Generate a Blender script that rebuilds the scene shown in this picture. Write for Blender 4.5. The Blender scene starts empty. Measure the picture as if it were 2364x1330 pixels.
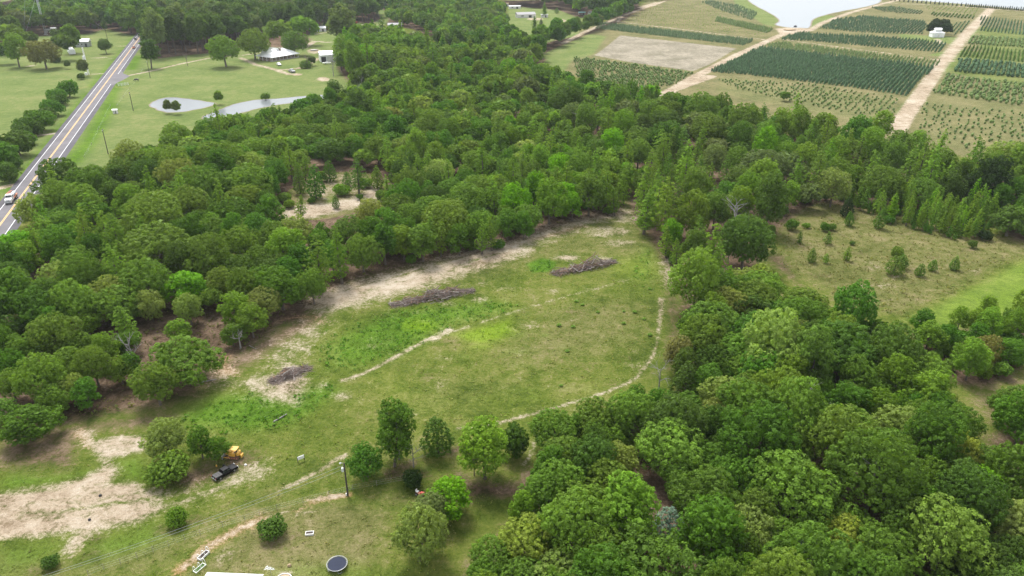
import bpy, math, random
import numpy as np
from mathutils import Vector, Matrix

scene = bpy.context.scene
col = scene.collection

# ------------------------------------------------------------------ camera, sky, sun, exposure
CAM_H = 85.0
FPX = 1700.0                       # focal length in photograph pixels (photograph is 2364 px wide)
PITCH = math.radians(25.5)
SUN_EL, SUN_AZ = math.radians(58), math.radians(-25)   # azimuth measured from +Y towards +X
cd = bpy.data.cameras.new('camera')
cam = bpy.data.objects.new('camera', cd)
col.objects.link(cam)
cd.sensor_width = 36.0
cd.lens = 36.0 * FPX / 2364.0
cd.clip_start, cd.clip_end = 0.5, 20000.0
cam.location = (0, 0, CAM_H)
cam.rotation_euler = (math.pi / 2 - PITCH, 0, 0)
scene.camera = cam

world = bpy.data.worlds.new('World')
scene.world = world
world.use_nodes = True
wn = world.node_tree
for n in list(wn.nodes):
    wn.nodes.remove(n)
sky = wn.nodes.new('ShaderNodeTexSky')
sky.sky_type = 'NISHITA'
sky.sun_disc = False
sky.sun_elevation = SUN_EL
sky.sun_rotation = SUN_AZ
sky.altitude = 100
sky.air_density = 1.0
sky.dust_density = 2.0
sky.ozone_density = 1.0
hs = wn.nodes.new('ShaderNodeHueSaturation')     # cloud cover: the blue is mostly washed out
hs.inputs['Saturation'].default_value = 0.16
bg = wn.nodes.new('ShaderNodeBackground')
bg.inputs['Strength'].default_value = 0.12
wo = wn.nodes.new('ShaderNodeOutputWorld')
wn.links.new(sky.outputs[0], hs.inputs['Color'])
wn.links.new(hs.outputs[0], bg.inputs['Color'])
wn.links.new(bg.outputs[0], wo.inputs['Surface'])

sl = bpy.data.lights.new('sun', 'SUN')
sl.energy = 1.5
sl.angle = math.radians(18)
sl.color = (1.0, 0.96, 0.9)
sun = bpy.data.objects.new('sun', sl)
col.objects.link(sun)
sd = Vector((math.sin(SUN_AZ) * math.cos(SUN_EL), math.cos(SUN_AZ) * math.cos(SUN_EL), math.sin(SUN_EL)))
sun.rotation_euler = sd.to_track_quat('Z', 'Y').to_euler()
sun.location = (0, 0, 300)

scene.view_settings.view_transform = 'Standard'
scene.view_settings.look = 'None'
scene.view_settings.gamma = 1.0
scene.view_settings.use_curve_mapping = False
scene.view_settings.exposure = 1.60
cy = scene.cycles
cy.max_bounces = 6
cy.diffuse_bounces = 3
cy.glossy_bounces = 2
cy.transmission_bounces = 3
cy.volume_bounces = 0
cy.transparent_max_bounces = 4
cy.caustics_reflective = False
cy.caustics_refractive = False

# ------------------------------------------------------------------ surveying: from a direction of sight to a point at height z
_c, _s = math.cos(PITCH), math.sin(PITCH)
def G(x, y, z=0.0):
    xc, yc = x - 1182.0, y - 665.0
    t = (CAM_H - z) / (yc * _c + FPX * _s)
    return Vector((xc * t, t * (FPX * _c - yc * _s), z))
def mpp(x, y, z=0.0):              # metres per photograph pixel at that place
    return (CAM_H - z) / ((y - 665.0) * _c + FPX * _s)
def to_px(X, Y, Z=0.0):
    dz = Z - CAM_H
    d = Y * _c - dz * _s
    u = Y * _s + dz * _c
    return 1182 + FPX * X / d, 665 - FPX * u / d
def gp(pts, z=0.0):
    return np.array([[*G(a, b, z)[:2]] for a, b in pts])

rng = np.random.default_rng(7)
R = random.Random(11)
rad = math.radians

# ------------------------------------------------------------------ node helpers
def new_mat(name):
    m = bpy.data.materials.new(name)
    m.use_nodes = True
    nt = m.node_tree
    for n in list(nt.nodes):
        nt.nodes.remove(n)
    out = nt.nodes.new('ShaderNodeOutputMaterial')
    return m, nt, out
class NT:
    def __init__(s, nt): s.t = nt
    def n(s, typ, **kw):
        nd = s.t.nodes.new(typ)
        for k, v in kw.items(): setattr(nd, k, v)
        return nd
    def put(s, sock, v):
        if hasattr(v, 'is_linked'): s.t.links.new(v, sock)
        elif isinstance(v, (tuple, list)): sock.default_value = (*v, 1.0) if len(v) == 3 and len(sock.default_value) == 4 else v
        else: sock.default_value = v
    def math(s, op, a, b=0.0, clamp=False):
        nd = s.n('ShaderNodeMath', operation=op, use_clamp=clamp)
        s.put(nd.inputs[0], a); s.put(nd.inputs[1], b)
        return nd.outputs[0]
    def mix(s, f, a, b, blend='MIX'):
        nd = s.n('ShaderNodeMix', data_type='RGBA', blend_type=blend)
        s.put(nd.inputs[0], f); s.put(nd.inputs[6], a); s.put(nd.inputs[7], b)
        return nd.outputs[2]
    def noise(s, vec, scale, detail=3.0, rough=0.55, out=0, dist=0.0):
        nd = s.n('ShaderNodeTexNoise')
        s.put(nd.inputs['Vector'], vec)
        nd.inputs['Scale'].default_value = scale
        nd.inputs['Detail'].default_value = detail
        nd.inputs['Roughness'].default_value = rough
        nd.inputs['Distortion'].default_value = dist
        return nd.outputs[out]
    def ramp(s, f, stops):
        nd = s.n('ShaderNodeValToRGB')
        el = nd.color_ramp.elements
        while len(el) < len(stops): el.new(0.5)
        for e, (p, c) in zip(el, stops):
            e.position = p; e.color = (*c, 1.0)
        s.put(nd.inputs[0], f)
        return nd.outputs[0]
    def step(s, v, lo, hi):
        nd = s.n('ShaderNodeMapRange', interpolation_type='SMOOTHSTEP')
        s.put(nd.inputs[0], v)
        nd.inputs[1].default_value = lo; nd.inputs[2].default_value = hi
        return nd.outputs[0]

def simple(name, c, rough=0.7, metal=0.0, var=0.15, scale=3.0, c2=None, bump=0.0, spec=0.5):
    m, nt, out = new_mat(name)
    t = NT(nt)
    b = t.n('ShaderNodeBsdfPrincipled')
    tc = t.n('ShaderNodeTexCoord').outputs['Object']
    n = t.noise(tc, scale, 4.0, 0.6)
    dark = tuple(x * (1 - var) for x in c); light = tuple(min(1, x * (1 + var)) for x in (c2 or c))
    t.put(b.inputs['Base Color'], t.ramp(n, [(0.3, dark), (0.7, light)]))
    b.inputs['Roughness'].default_value = rough
    b.inputs['Metallic'].default_value = metal; b.inputs['Specular IOR Level'].default_value = spec
    if bump:
        bp = t.n('ShaderNodeBump'); bp.inputs['Strength'].default_value = bump
        t.put(bp.inputs['Height'], n); t.put(b.inputs['Normal'], bp.outputs[0])
    nt.links.new(b.outputs[0], out.inputs[0])
    return m

# ------------------------------------------------------------------ mesh helpers
def np_mesh(name, V, F, mats=(), var=None, midx=None):
    """V (n,3), F (m,k) -> mesh"""
    me = bpy.data.meshes.new(name)
    V = np.asarray(V, np.float32); F = np.asarray(F, np.int32)
    me.vertices.add(len(V)); me.vertices.foreach_set('co', V.ravel())
    k = F.shape[1]
    me.loops.add(F.size); me.loops.foreach_set('vertex_index', F.ravel())
    me.polygons.add(len(F))
    me.polygons.foreach_set('loop_start', np.arange(0, F.size, k, dtype=np.int32))
    for m in mats: me.materials.append(m)
    if midx is not None: me.polygons.foreach_set('material_index', np.asarray(midx, np.int32))
    if var is not None:
        a = me.attributes.new('var', 'FLOAT', 'POINT'); a.data.foreach_set('value', np.asarray(var, np.float32))
    me.update(calc_edges=True)
    return me
class B:
    """collects shapes, builds one mesh object"""
    def __init__(s): s.v = []; s.f = []
    def add(s, v, f):
        o = len(s.v); s.v += [tuple(p) for p in v]; s.f += [tuple(i + o for i in q) for q in f]
        return s
    def box(s, c, d, rz=0.0, top=(1.0, 1.0), sh=(0.0, 0.0), M=None):
        x, y, z = d[0] / 2, d[1] / 2, d[2] / 2
        p = [(-x, -y, -z), (x, -y, -z), (x, y, -z), (-x, y, -z)]
        q = [(a * top[0] + sh[0], b * top[1] + sh[1], z) for a, b, _ in p]
        ca, sa = math.cos(rz), math.sin(rz)
        v = [Vector((a * ca - b * sa + c[0], a * sa + b * ca + c[1], e + c[2])) for a, b, e in p + q]
        if M: v = [M @ w for w in v]
        return s.add(v, [(0, 3, 2, 1), (4, 5, 6, 7), (0, 1, 5, 4), (1, 2, 6, 5), (2, 3, 7, 6), (3, 0, 4, 7)])
    def tube(s, pts, rs, n=6, cap=True):
        pts = [Vector(p) for p in pts]
        o = len(s.v); up = Vector((0.31, 0.17, 0.93))
        for i, p in enumerate(pts):
            d = (pts[min(i + 1, len(pts) - 1)] - pts[max(i - 1, 0)]).normalized()
            if abs(d.dot(up)) > 0.97: up = Vector((1, 0.2, 0.1))
            a = d.cross(up).normalized(); b = d.cross(a)
            for k in range(n):
                an = 2 * math.pi * k / n
                s.v.append(tuple(p + (a * math.cos(an) + b * math.sin(an)) * rs[i]))
        for i in range(len(pts) - 1):
            for k in range(n):
                s.f.append((o + i * n + k, o + i * n + (k + 1) % n, o + (i + 1) * n + (k + 1) % n, o + (i + 1) * n + k))
        if cap:
            s.f.append(tuple(o + k for k in range(n))[::-1])
            s.f.append(tuple(o + (len(pts) - 1) * n + k for k in range(n)))
        return s
    def cyl(s, p0, p1, r, n=10, r1=None): return s.tube([p0, p1], [r, r if r1 is None else r1], n)
    def prism(s, prof, y0, y1):     # profile in xz extruded along y
        n = len(prof)
        v = [(a, y0, b) for a, b in prof] + [(a, y1, b) for a, b in prof]
        f = [tuple(range(n)), tuple(range(2 * n - 1, n - 1, -1))] + [(i, i + n, (i + 1) % n + n, (i + 1) % n) for i in range(n)]
        return s.add(v, f)
    def poly(s, v): return s.add(v, [tuple(range(len(v)))])
    def mesh(s, name, mats=()):
        me = bpy.data.meshes.new(name); me.from_pydata(s.v, [], s.f); me.update()
        for m in mats: me.materials.append(m)
        return me
    def obj(s, name, mat, parent=None, bevel=0.0, smooth=False):
        me = s.mesh(name, (mat,))
        if smooth: me.polygons.foreach_set('use_smooth', [True] * len(me.polygons))
        return link(name, me, parent, bevel)
def link(name, me, parent=None, bevel=0.0):
    o = bpy.data.objects.new(name, me); col.objects.link(o)
    if parent: o.parent = parent
    if bevel:
        b = o.modifiers.new('bevel', 'BEVEL'); b.width = bevel; b.segments = 2; b.limit_method = 'ANGLE'
    return o
def tag(o, label=None, cat=None, group=None, kind=None):
    if label: o['label'] = label
    if cat: o['category'] = cat
    if group: o['group'] = group
    if kind: o['kind'] = kind
    return o
def empty(name, loc, rz=0.0, label=None, cat=None, group=None):
    o = bpy.data.objects.new(name, None); col.objects.link(o)
    o.location = loc; o.rotation_euler = (0, 0, rz); o.empty_display_size = 0.5
    return tag(o, label, cat, group)

# ------------------------------------------------------------------ polygons on the ground
def sdist(P, poly):                # signed distance, negative inside
    n = len(poly)
    d = np.full(len(P), 1e9); ins = np.zeros(len(P), bool)
    for i in range(n):
        a, b = poly[i], poly[(i + 1) % n]
        e = b - a; w = P - a
        t = np.clip((w @ e) / max(e @ e, 1e-9), 0, 1)
        d = np.minimum(d, np.hypot(*(w - t[:, None] * e).T))
        c1 = (a[1] <= P[:, 1]) & (b[1] > P[:, 1]); c2 = (a[1] > P[:, 1]) & (b[1] <= P[:, 1])
        cr = e[0] * w[:, 1] - e[1] * w[:, 0]
        ins ^= (c1 & (cr > 0)) | (c2 & (cr < 0))
    return np.where(ins, -d, d)
def ldist(P, line):
    d = np.full(len(P), 1e9)
    for a, b in zip(line[:-1], line[1:]):
        e = b - a; w = P - a
        t = np.clip((w @ e) / max(e @ e, 1e-9), 0, 1)
        d = np.minimum(d, np.hypot(*(w - t[:, None] * e).T))
    return d
def inside(x, y, poly):
    r = False; n = len(poly); j = n - 1
    for i in range(n):
        xi, yi = poly[i]; xj, yj = poly[j]
        if (yi > y) != (yj > y) and x < (xj - xi) * (y - yi) / (yj - yi) + xi: r = not r
        j = i
    return r

# ------------------------------------------------------------------ woods (outline of the canopy, surveyed at crown height)
ZC = 8.0
WEST = [(-60,640),(10,575),(105,485),(135,420),(250,378),(345,335),(420,300),(560,272),(690,246),(770,214),(860,196),(980,190),(1100,215),(1240,330),(1440,335),(1450,400),(1438,445),(1345,458),(1240,488),(1130,528),(1010,545),(900,558),(810,590),(740,625),(690,672),(610,690),(540,650),(480,640),(470,600),(400,610),(380,650),(330,690),(290,760),(250,800),(200,850),(120,860),(60,880),(-60,890)]
GLADE = [(640,432),(690,380),(780,372),(850,392),(880,412),(868,450),(850,468),(760,478),(650,488)]
NORTH = [(775,206),(860,178),(950,168),(1010,155),(1000,110),(1010,70),(950,48),(890,40),(900,18),(960,8),(1060,4),(1160,10),(1172,60),(1215,95),(1262,112),(1232,150),(1330,188),(1520,222),(1640,238),(1850,275),(2060,308),(2160,330),(2400,385),(2400,452),(2290,445),(2200,432),(2000,432),(1905,418),(1850,440),(1790,500),(1755,560),(1700,600),(1650,640),(1585,640),(1548,560),(1500,490),(1462,455),(1440,335),(1240,330),(1100,215),(980,190),(860,196)]
EAST = [(1572,640),(1690,600),(1765,600),(1830,650),(1930,690),(2020,695),(2095,750),(2160,830),(2235,900),(2285,980),(2440,1090),(2480,1400),(960,1400),(1010,1295),(1090,1215),(1180,1130),(1235,1085),(1250,1010),(1290,955),(1390,905),(1460,880),(1560,858),(1585,780),(1575,700)]
LANE = [(1425,1062),(1490,1050),(1525,1130),(1530,1190),(1590,1215),(1580,1240),(1500,1232),(1460,1140)]
YOUNG = [(1930,440),(2000,428),(2200,432),(2295,452),(2300,520),(2240,540),(2160,525),(2060,492),(1990,470)]
EDGE_E = [(2300,470),(2400,450),(2400,540),(2350,535),(2310,505)]
THICKET = [(2110,745),(2160,730),(2230,735),(2300,715),(2400,705),(2400,800),(2300,870),(2210,860),(2140,800)]
BEYOND = [(2300,930),(2400,900),(2480,1090),(2400,1060)]
FAR_W = [(-40,75),(20,50),(70,20),(110,8),(140,2),(250,2),(345,4),(348,20),(338,38),(318,58),(300,62),(240,48),(200,58),(60,64),(40,75)]
FAR_NW = [(-40,2),(40,-18),(330,-18),(340,0),(140,0),(90,2)]
PINES = [(322,80),(350,48),(400,20),(480,14),(560,18),(640,8),(740,10),(860,4),(880,26),(855,36),(800,34),(742,34),(738,52),(705,62),(640,58),(570,78),(490,98),(420,104),(345,112)]
FAR_N = [(860,-2),(1010,-14),(1180,-12),(1470,-16),(1480,6),(1440,18),(1380,26),(1330,22),(1290,8),(1180,0),(1040,2),(900,14)]
BARN_WOOD = [(775,132),(800,95),(850,82),(930,96),(1000,110),(1010,155),(940,166),(860,158),(800,160)]
HEDGE = [(1236,108),(1300,82),(1370,55),(1440,30),(1474,8),(1462,2),(1400,32),(1340,62),(1280,72),(1240,84)]
WOODS = dict(WEST=WEST, NORTH=NORTH, EAST=EAST, FAR_W=FAR_W, FAR_NW=FAR_NW, PINES=PINES, FAR_N=FAR_N, BARN_WOOD=BARN_WOOD, HEDGE=HEDGE, THICKET=THICKET, EDGE_E=EDGE_E, YOUNG=YOUNG, BEYOND=BEYOND)
WP = {k: gp(v, ZC if k not in ('YOUNG', 'THICKET', 'EDGE_E') else 3.0) for k, v in WOODS.items()}
GLADE_W = gp([(640,485),(680,420),(730,390),(870,395),(898,425),(895,480),(870,565),(720,570),(648,560)]); LANE_W = gp([(1455,1075),(1495,1060),(1515,1130),(1530,1190),(1585,1215),(1580,1345),(1480,1345),(1490,1230),(1462,1140)])

# ------------------------------------------------------------------ ground sheet
def axis(a, fine0, fine1, b, st, g, mx):
    m = list(np.arange(fine0, fine1, st)); x, d = fine0, st; L = []
    while x > a:
        d = min(d * g, mx(abs(x))); x -= d; L.append(x)
    x, d = m[-1], st; Rr = []
    while x < b:
        d = min(d * g, mx(abs(x))); x += d; Rr.append(x)
    return np.array(L[::-1] + m + Rr)
gx = axis(-5200, -100, 105, 5200, 0.8, 1.06, lambda v: 1.6 if v < 260 else (5.5 if v < 820 else 300))
gy = axis(-600, 72, 215, 7000, 0.75, 1.03, lambda v: 2.2 if 0 < v < 520 else (5.0 if 0 < v < 1250 else 300))
NX, NY = len(gx), len(gy)
PX, PY = np.meshgrid(gx, gy)
P = np.stack([PX.ravel(), PY.ravel()], 1)
MASK = {k: np.zeros(len(P), np.float32) for k in ('sand', 'orange', 'litter', 'lime', 'lush', 'dry', 'pasture', 'tan', 'pale')}
def _paint(mk, D, idx, soft, val):
    m = np.clip(0.5 - D / (2 * soft), 0, 1) * val
    MASK[mk][idx] = np.maximum(MASK[mk][idx], m)
def area(mk, pts, soft=1.0, val=1.0, z=0.0, world=False):
    poly = pts if world else gp(pts, z)
    lo, hi = poly.min(0) - 2 * soft, poly.max(0) + 2 * soft
    idx = np.where((P[:, 0] > lo[0]) & (P[:, 0] < hi[0]) & (P[:, 1] > lo[1]) & (P[:, 1] < hi[1]))[0]
    if len(idx): _paint(mk, sdist(P[idx], poly), idx, soft, val)
def line(mk, pts, w, soft=0.8, val=1.0):
    ln = gp(pts); r = w / 2 + 2 * soft
    lo, hi = ln.min(0) - r, ln.max(0) + r
    idx = np.where((P[:, 0] > lo[0]) & (P[:, 0] < hi[0]) & (P[:, 1] > lo[1]) & (P[:, 1] < hi[1]))[0]
    if len(idx): _paint(mk, ldist(P[idx], ln) - w / 2, idx, soft, val)
def erase(mk, pts, w, soft=0.5, val=0.6):
    ln = gp(pts); r = w / 2 + 2 * soft; lo, hi = ln.min(0) - r, ln.max(0) + r
    idx = np.where((P[:, 0] > lo[0]) & (P[:, 0] < hi[0]) & (P[:, 1] > lo[1]) & (P[:, 1] < hi[1]))[0]
    if len(idx): MASK[mk][idx] *= 1 - np.clip(0.5 - (ldist(P[idx], ln) - w / 2) / (2 * soft), 0, 1) * val
def spot(mk, x, y, rx, ry, soft=0.8, val=1.0, rot=0.0):
    a = np.linspace(0, 2 * math.pi, 18, endpoint=False)
    c, s = math.cos(rot), math.sin(rot)
    area(mk, [(x + rx * math.cos(t) * c - ry * math.sin(t) * s, y + rx * math.cos(t) * s + ry * math.sin(t) * c) for t in a], soft, val)

for k, w in WP.items():
    if k == 'YOUNG': continue
    area('litter', w, 3.0, 1.0, world=True)
_gi = np.where(sdist(P, gp([(645,495),(668,440),(725,395),(865,400),(890,430),(870,480),(760,505),(660,515)])) < 0)[0]; MASK['litter'][_gi] *= .35
area('litter', [(-30,930),(60,1000),(130,990),(230,960),(330,950),(470,905),(500,850),(560,830),(640,760),(700,722),(760,700),(740,620),(500,600),(250,700),(-30,800)], 4.0, 1.0)
area('litter', [(740,700),(830,650),(960,615),(1100,572),(1200,545),(1330,500),(1450,478),(1440,440),(1200,500),(900,560)], 3.0, 0.85)
area('litter', [(1050,1085),(1100,1110),(1180,1120),(1230,1075),(1300,1070),(1500,1050),(1540,1160),(1600,1260),(1500,1260),(1440,1150),(1290,1110),(1190,1150),(1080,1150)], 2.0)
area('litter', [(930,1090),(985,1080),(1000,1100),(880,1110),(880,1085),(1000,1050),(1100,1045),(1060,1020)], 1.5, 0.8)
area('litter', [(0,1010),(120,1030),(180,1000),(170,1080),(60,1075),(0,1050)], 2.0, 0.8)
area('litter', [(1770,600),(1850,660),(1800,580)], 3.0, 0.9)
area('litter', [(2170,800),(2260,870),(2364,900),(2364,860),(2250,840),(2200,780)], 3.0, 0.8)
area('litter', [(2240,900),(2290,980),(2364,1030),(2364,980),(2290,920)], 3.0, 0.8)
area('litter', [(340,135),(400,110),(480,108),(560,110),(700,110),(720,90),(640,60),(400,60)], 4.0)
# pale pastures beyond the woods
area('pasture', [(-40,660),(-40,60),(60,75),(200,66),(330,60),(420,-10),(700,-10),(880,40),(900,120),(860,200),(700,260),(420,310),(330,350),(60,470)], 4.0)
area('pasture', [(-60,-10),(-60,50),(60,20),(100,0),(160,-20)], 5.0)
area('pasture', [(720,90),(860,60),(960,50),(1000,20),(900,-10),(700,60)], 4.0)
area('pasture', [(1150,110),(1180,0),(1360,0),(1480,5),(1300,90)], 4.0)
area('pasture', [(1230,100),(1330,75),(1400,84),(1370,126),(1320,140),(1300,170),(1220,150)], 4.0)
area('pasture', [(2080,740),(2150,705),(2240,660),(2364,598),(2500,540),(2500,760),(2364,740),(2230,770)], 2.5, .55)
area('lime', [(2080,740),(2150,705),(2240,660),(2364,598),(2500,540),(2500,760),(2364,740),(2230,770)], 2.5, 0.46); area('lush', [(2150,740),(2240,690),(2364,640),(2500,600),(2500,740),(2300,730)], 5.0, 0.4)
# roadside verges are greener
line('lime', [(255,150),(90,420),(20,540)], 6.0, 4.0, 0.0)
for pts, w in (([(205,215),(120,330),(20,440)], 7.0), ([(255,240),(205,330),(160,380)], 9.0), ([(330,60),(290,110),(215,200)], 7.0), ([(318,130),(302,160)], 9.0), ([(275,190),(240,260)], 7.0)):
    line('lush', pts, w, 4.0, 0.8); line('lime', pts, w, 4.0, 0.22)
area('dry', [(0,240),(60,235),(120,215),(110,195),(60,205),(0,215)], 4.0, 0.7)
area('dry', [(0,300),(60,290),(90,250),(30,250),(0,270)], 4.0, 0.6)
# nursery land
area('tan', [(1210,150),(1240,105),(1440,35),(1500,0),(1640,-20),(2500,-20),(2500,430),(2150,345),(1850,285),(1530,225)], 6.0)
area('pale', [(1432,82),(1560,96),(1700,112),(1640,148),(1600,164),(1470,146),(1372,128),(1395,112)], 3.0)
for k in range(16):
    y0 = 86 + k * 5.2
    line('pasture', [(1385, y0 + 3), (1560, y0 + 16), (1690, y0 + 30)], 0.5, 0.8, 0.5)
area('pasture', [(1725,0),(1745,14),(1795,36),(1805,50),(1785,62),(1760,55),(1700,15),(1690,-8)], 3.0)
area('pasture', [(1868,66),(1872,44),(1905,34),(1930,38),(1905,50),(1885,66)], 3.0)
area('pasture', [(2075,78),(2215,86),(2250,60),(2260,72),(2190,132),(2140,128),(2200,112),(2190,100),(2080,92)], 3.0)
area('pasture', [(2190,145),(2215,135),(2150,200),(2110,250),(2095,245)], 2.0, 0.9); area('pasture', [(2160,150),(2175,150),(2090,270),(2065,262)], 2.0, 0.9)
area('pasture', [(1650,175),(2090,228),(2060,280),(1960,280),(1640,215)], 5.0, 0.40)
area('pasture', [(2110,250),(2170,180),(2400,215),(2400,380),(2120,330)], 5.0, 0.36)
area('lush', [(2200,110),(2260,120),(2250,60),(2400,75),(2400,210),(2170,165)], 4.0, 0.5)
for pts, w in (([(1530,220),(1600,180),(1700,128),(1800,82),(1870,70)], 8.0), ([(1870,70),(1900,52),(1960,30),(2040,8),(2110,-8)], 7.5),
               ([(2068,305),(2088,270),(2130,210),(2180,140)], 9.5), ([(2180,140),(2230,80),(2290,18)], 11.0), ([(1800,90),(1900,104),(2040,122),(2180,140),(2210,142)], 3.0),
               ([(1300,100),(1342,78),(1440,36),(1500,14),(1560,-6)], 6.0), ([(1440,36),(1425,50),(1560,66),(1700,84),(1770,92)], 3.5), ([(1500,14),(1520,6),(1480,18)], 12.0),
               ([(2030,6),(2200,14),(2364,26),(2500,36)], 5.0), ([(2165,90),(2172,102)], 5.0), ([(1560,205),(1640,176)], 9.0)):
    line('sand', pts, w, 1.2)
line('orange', [(2100,255),(2180,140),(2230,80)], 4.0, 2.0, 0.55)
line('orange', [(1440,40),(1540,0)], 8.0, 2.0, 0.5)
area('sand', [(1790,66),(1830,62),(1880,68),(1860,76),(1800,80)], 2.0)
# driveways
for pts, w in (([(285,177),(340,166),(420,147),(490,133),(560,128),(600,122)], 3.6), ([(556,134),(590,149),(640,162),(690,158),(712,148),(735,135)], 4.6), ([(640,163),(668,172)], 5.0),
               ([(80,314),(128,308)], 3.5), ([(-10,436),(28,428)], 5.0), ([(205,172),(238,170)], 3.0), ([(218,133),(262,135)], 3.0), ([(262,107),(290,106)], 2.6), ([(285,76),(315,76)], 2.5), ([(352,23),(368,20)], 3.0), ([(720,95),(760,98)], 5.0),
               ([(725,80),(800,66),(870,50)], 3.0), ([(700,112),(722,98)], 6.0), ([(940,4),(990,14),(1040,10),(1080,5)], 6.0), ([(1225,37),(1260,38)], 3.0), ([(1210,22),(1300,24)], 2.2)):
    line('sand', pts, w, 0.9, 0.95)
for x, y, rx, ry in ((746,183,16,5), (686,172,13,3), (196,94,11,4), (70,152,11,3), (725,118,18,6), (1235,44,20,3), (1290,48,18,4)):
    spot('sand', x, y, rx, ry, 1.2, 0.85)
spot('orange', 686, 172, 12, 3, 1.0, 0.8); spot('orange', 746, 183, 15, 4.5, 1.0, 0.8)
line('orange', [(178,203),(205,200),(262,200),(300,203)], 5.0, 3.0, 0.5)
# sandy ground of the glade in the west wood
area('sand', [(655,486),(700,470),(760,468),(830,450),(868,418),(880,440),(870,468),(820,480),(720,505),(650,510)], 3.0, 0.97)
area('sand', [(690,420),(730,395),(860,405),(880,440),(800,450),(700,470)], 4.0, 0.5); area('dry', [(650,480),(680,410),(730,390),(870,400),(880,440),(840,500),(680,510)], 4.0, 0.8)
area('lush', [(745,458),(775,440),(780,470),(750,478)], 1.5, 0.6)
# forest-edge haul road of the clearing
line('sand', [(770,690),(850,668),(950,645),(1010,625),(1090,600),(1170,575)], 14.0, 5.0, 1.0)
line('sand', [(765,705),(820,680),(900,652),(1000,630)], 4.0, 3.0, 0.9)
line('sand', [(1170,575),(1260,540),(1350,510),(1440,490)], 10.0, 5.0, 0.74)
line('orange', [(1130,585),(1200,560),(1280,540),(1340,522)], 3.5, 2.5, 0.8)
line('orange', [(770,690),(850,660),(950,632),(1060,600)], 4.0, 4.0, 0.6)
line('litter', [(775,672),(860,640),(960,612),(1060,580),(1170,548),(1300,512)], 5.0, 4.0, 0.9)
area('sand', [(600,800),(680,760),(760,700),(800,715),(740,790),(720,850),(640,860),(580,850)], 6.0, 0.48)
area('dry', [(760,700),(900,660),(1100,600),(1300,520),(1450,480),(1540,540),(1530,600),(1300,600),(1100,660),(900,700)], 8.0, 0.55)
for x, y, rx, ry, v in ((1310,595,30,8,.75), (1395,600,18,8,.8), (1400,535,60,14,.55), (1450,505,40,12,.55), (1430,560,40,10,.5), (1105,690,25,7,.6), (1170,665,30,6,.5), (790,915,22,10,.75), (740,890,24,8,.6), (800,700,20,8,.7), (720,770,40,18,.55), (690,800,40,20,.55), (1018,850,20,8,.35), (700,745,20,10,.55), (660,850,40,20,.6)):
    spot('sand', x, y, rx, ry, 2.0, v)
# wheel tracks and worn paths
line('sand', [(790,878),(830,866),(870,848),(930,815),(985,785),(1030,768)], 1.3, 0.7, 0.85)
line('sand', [(1000,785),(1035,762)], 2.4, 0.8, 0.75)
line('sand', [(1030,770),(1100,748),(1180,722),(1270,695),(1340,675),(1420,655)], 0.7, 0.9, 0.68)
line('sand', [(1526,715),(1522,750),(1517,790),(1508,820),(1490,848),(1475,868)], 0.8, 0.6, 0.86)
line('sand', [(1526,690),(1526,716)], 1.6, 0.7, 0.75)
line('sand', [(1475,868),(1440,888),(1400,905),(1370,915),(1330,926),(1270,945),(1205,962),(1160,975),(1120,982),(1055,990)], 0.9, 0.6, 0.86)
line('sand', [(1210,1075),(1225,1050),(1235,1020)], 0.8, 0.5, 0.8)
line('sand', [(1538,600),(1545,640),(1550,665)], 4.0, 2.5, 0.62); line('litter', [(1540,590),(1552,680),(1556,760),(1552,850)], 3.5, 2.5, 0.7)
line('sand', [(655,1128),(700,1106),(740,1085),(775,1062),(800,1050)], 1.0, 0.5, 0.85)
area('sand', [(480,860),(520,835),(560,875),(640,850),(710,845),(720,890),(700,930),(620,930),(560,900),(500,890)], 4.0, 0.70)
area('litter', [(620,868),(690,845),(705,880),(680,915),(630,900)], 2.0, 0.8)
area('sand', [(560,890),(620,880),(660,910),(700,925),(690,940),(640,930),(600,920)], 2.0, 0.8)
area('orange', [(490,855),(500,820),(545,812),(530,835),(560,870),(500,872)], 2.5, 0.75)
line('litter', [(480,870),(560,830),(640,780),(720,735)], 8.0, 3.5, 0.8)
line('orange', [(600,760),(660,735),(720,730),(745,745)], 2.0, 1.6, 0.6)
# lime and lush patches
spot('lime', 968, 751, 40, 19, 2.2, .62); area('lime', [(1045,772),(1100,755),(1178,735),(1190,765),(1160,785),(1110,797),(1070,788)], 2.2, .60)
spot('lime', 1110, 800, 30, 7, 2.0, 0.5)
area('lush', [(735,800),(800,760),(900,720),(1000,705),(1150,690),(1200,710),(1050,755),(950,810),(830,850),(760,850)], 5.0, 0.75)
area('lush', [(400,960),(500,910),(600,900),(700,930),(680,980),(560,1000),(430,990)], 4.0, 0.85)
area('lush', [(690,900),(760,880),(800,900),(720,960),(640,990),(560,980)], 3.0, 0.7)
area('lush', [(1215,610),(1250,595),(1285,605),(1280,625),(1230,630)], 1.2, 1.0)
area('lush', [(1470,570),(1520,560),(1530,640),(1490,660),(1440,640)], 4.0, 0.45); area('lime', [(1380,600),(1500,580),(1530,640),(1420,640)], 5.0, 0.32)
area('lime', [(850,840),(1000,880),(1250,900),(1400,880),(1380,910),(1200,955),(1000,980),(860,950)], 7.0, 0.22)
area('dry', [(1130,830),(1250,720),(1400,680),(1530,700),(1500,800),(1380,830),(1250,860)], 8.0, 0.62)
area('dry', [(800,1000),(1000,850),(1250,880),(1100,970)], 8.0, 0.45)
area('dry', [(1780,480),(1960,460),(2300,540),(2500,580),(2364,600),(2240,660),(2090,735),(1940,690),(1800,620)], 5.0, 0.72)
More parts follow.
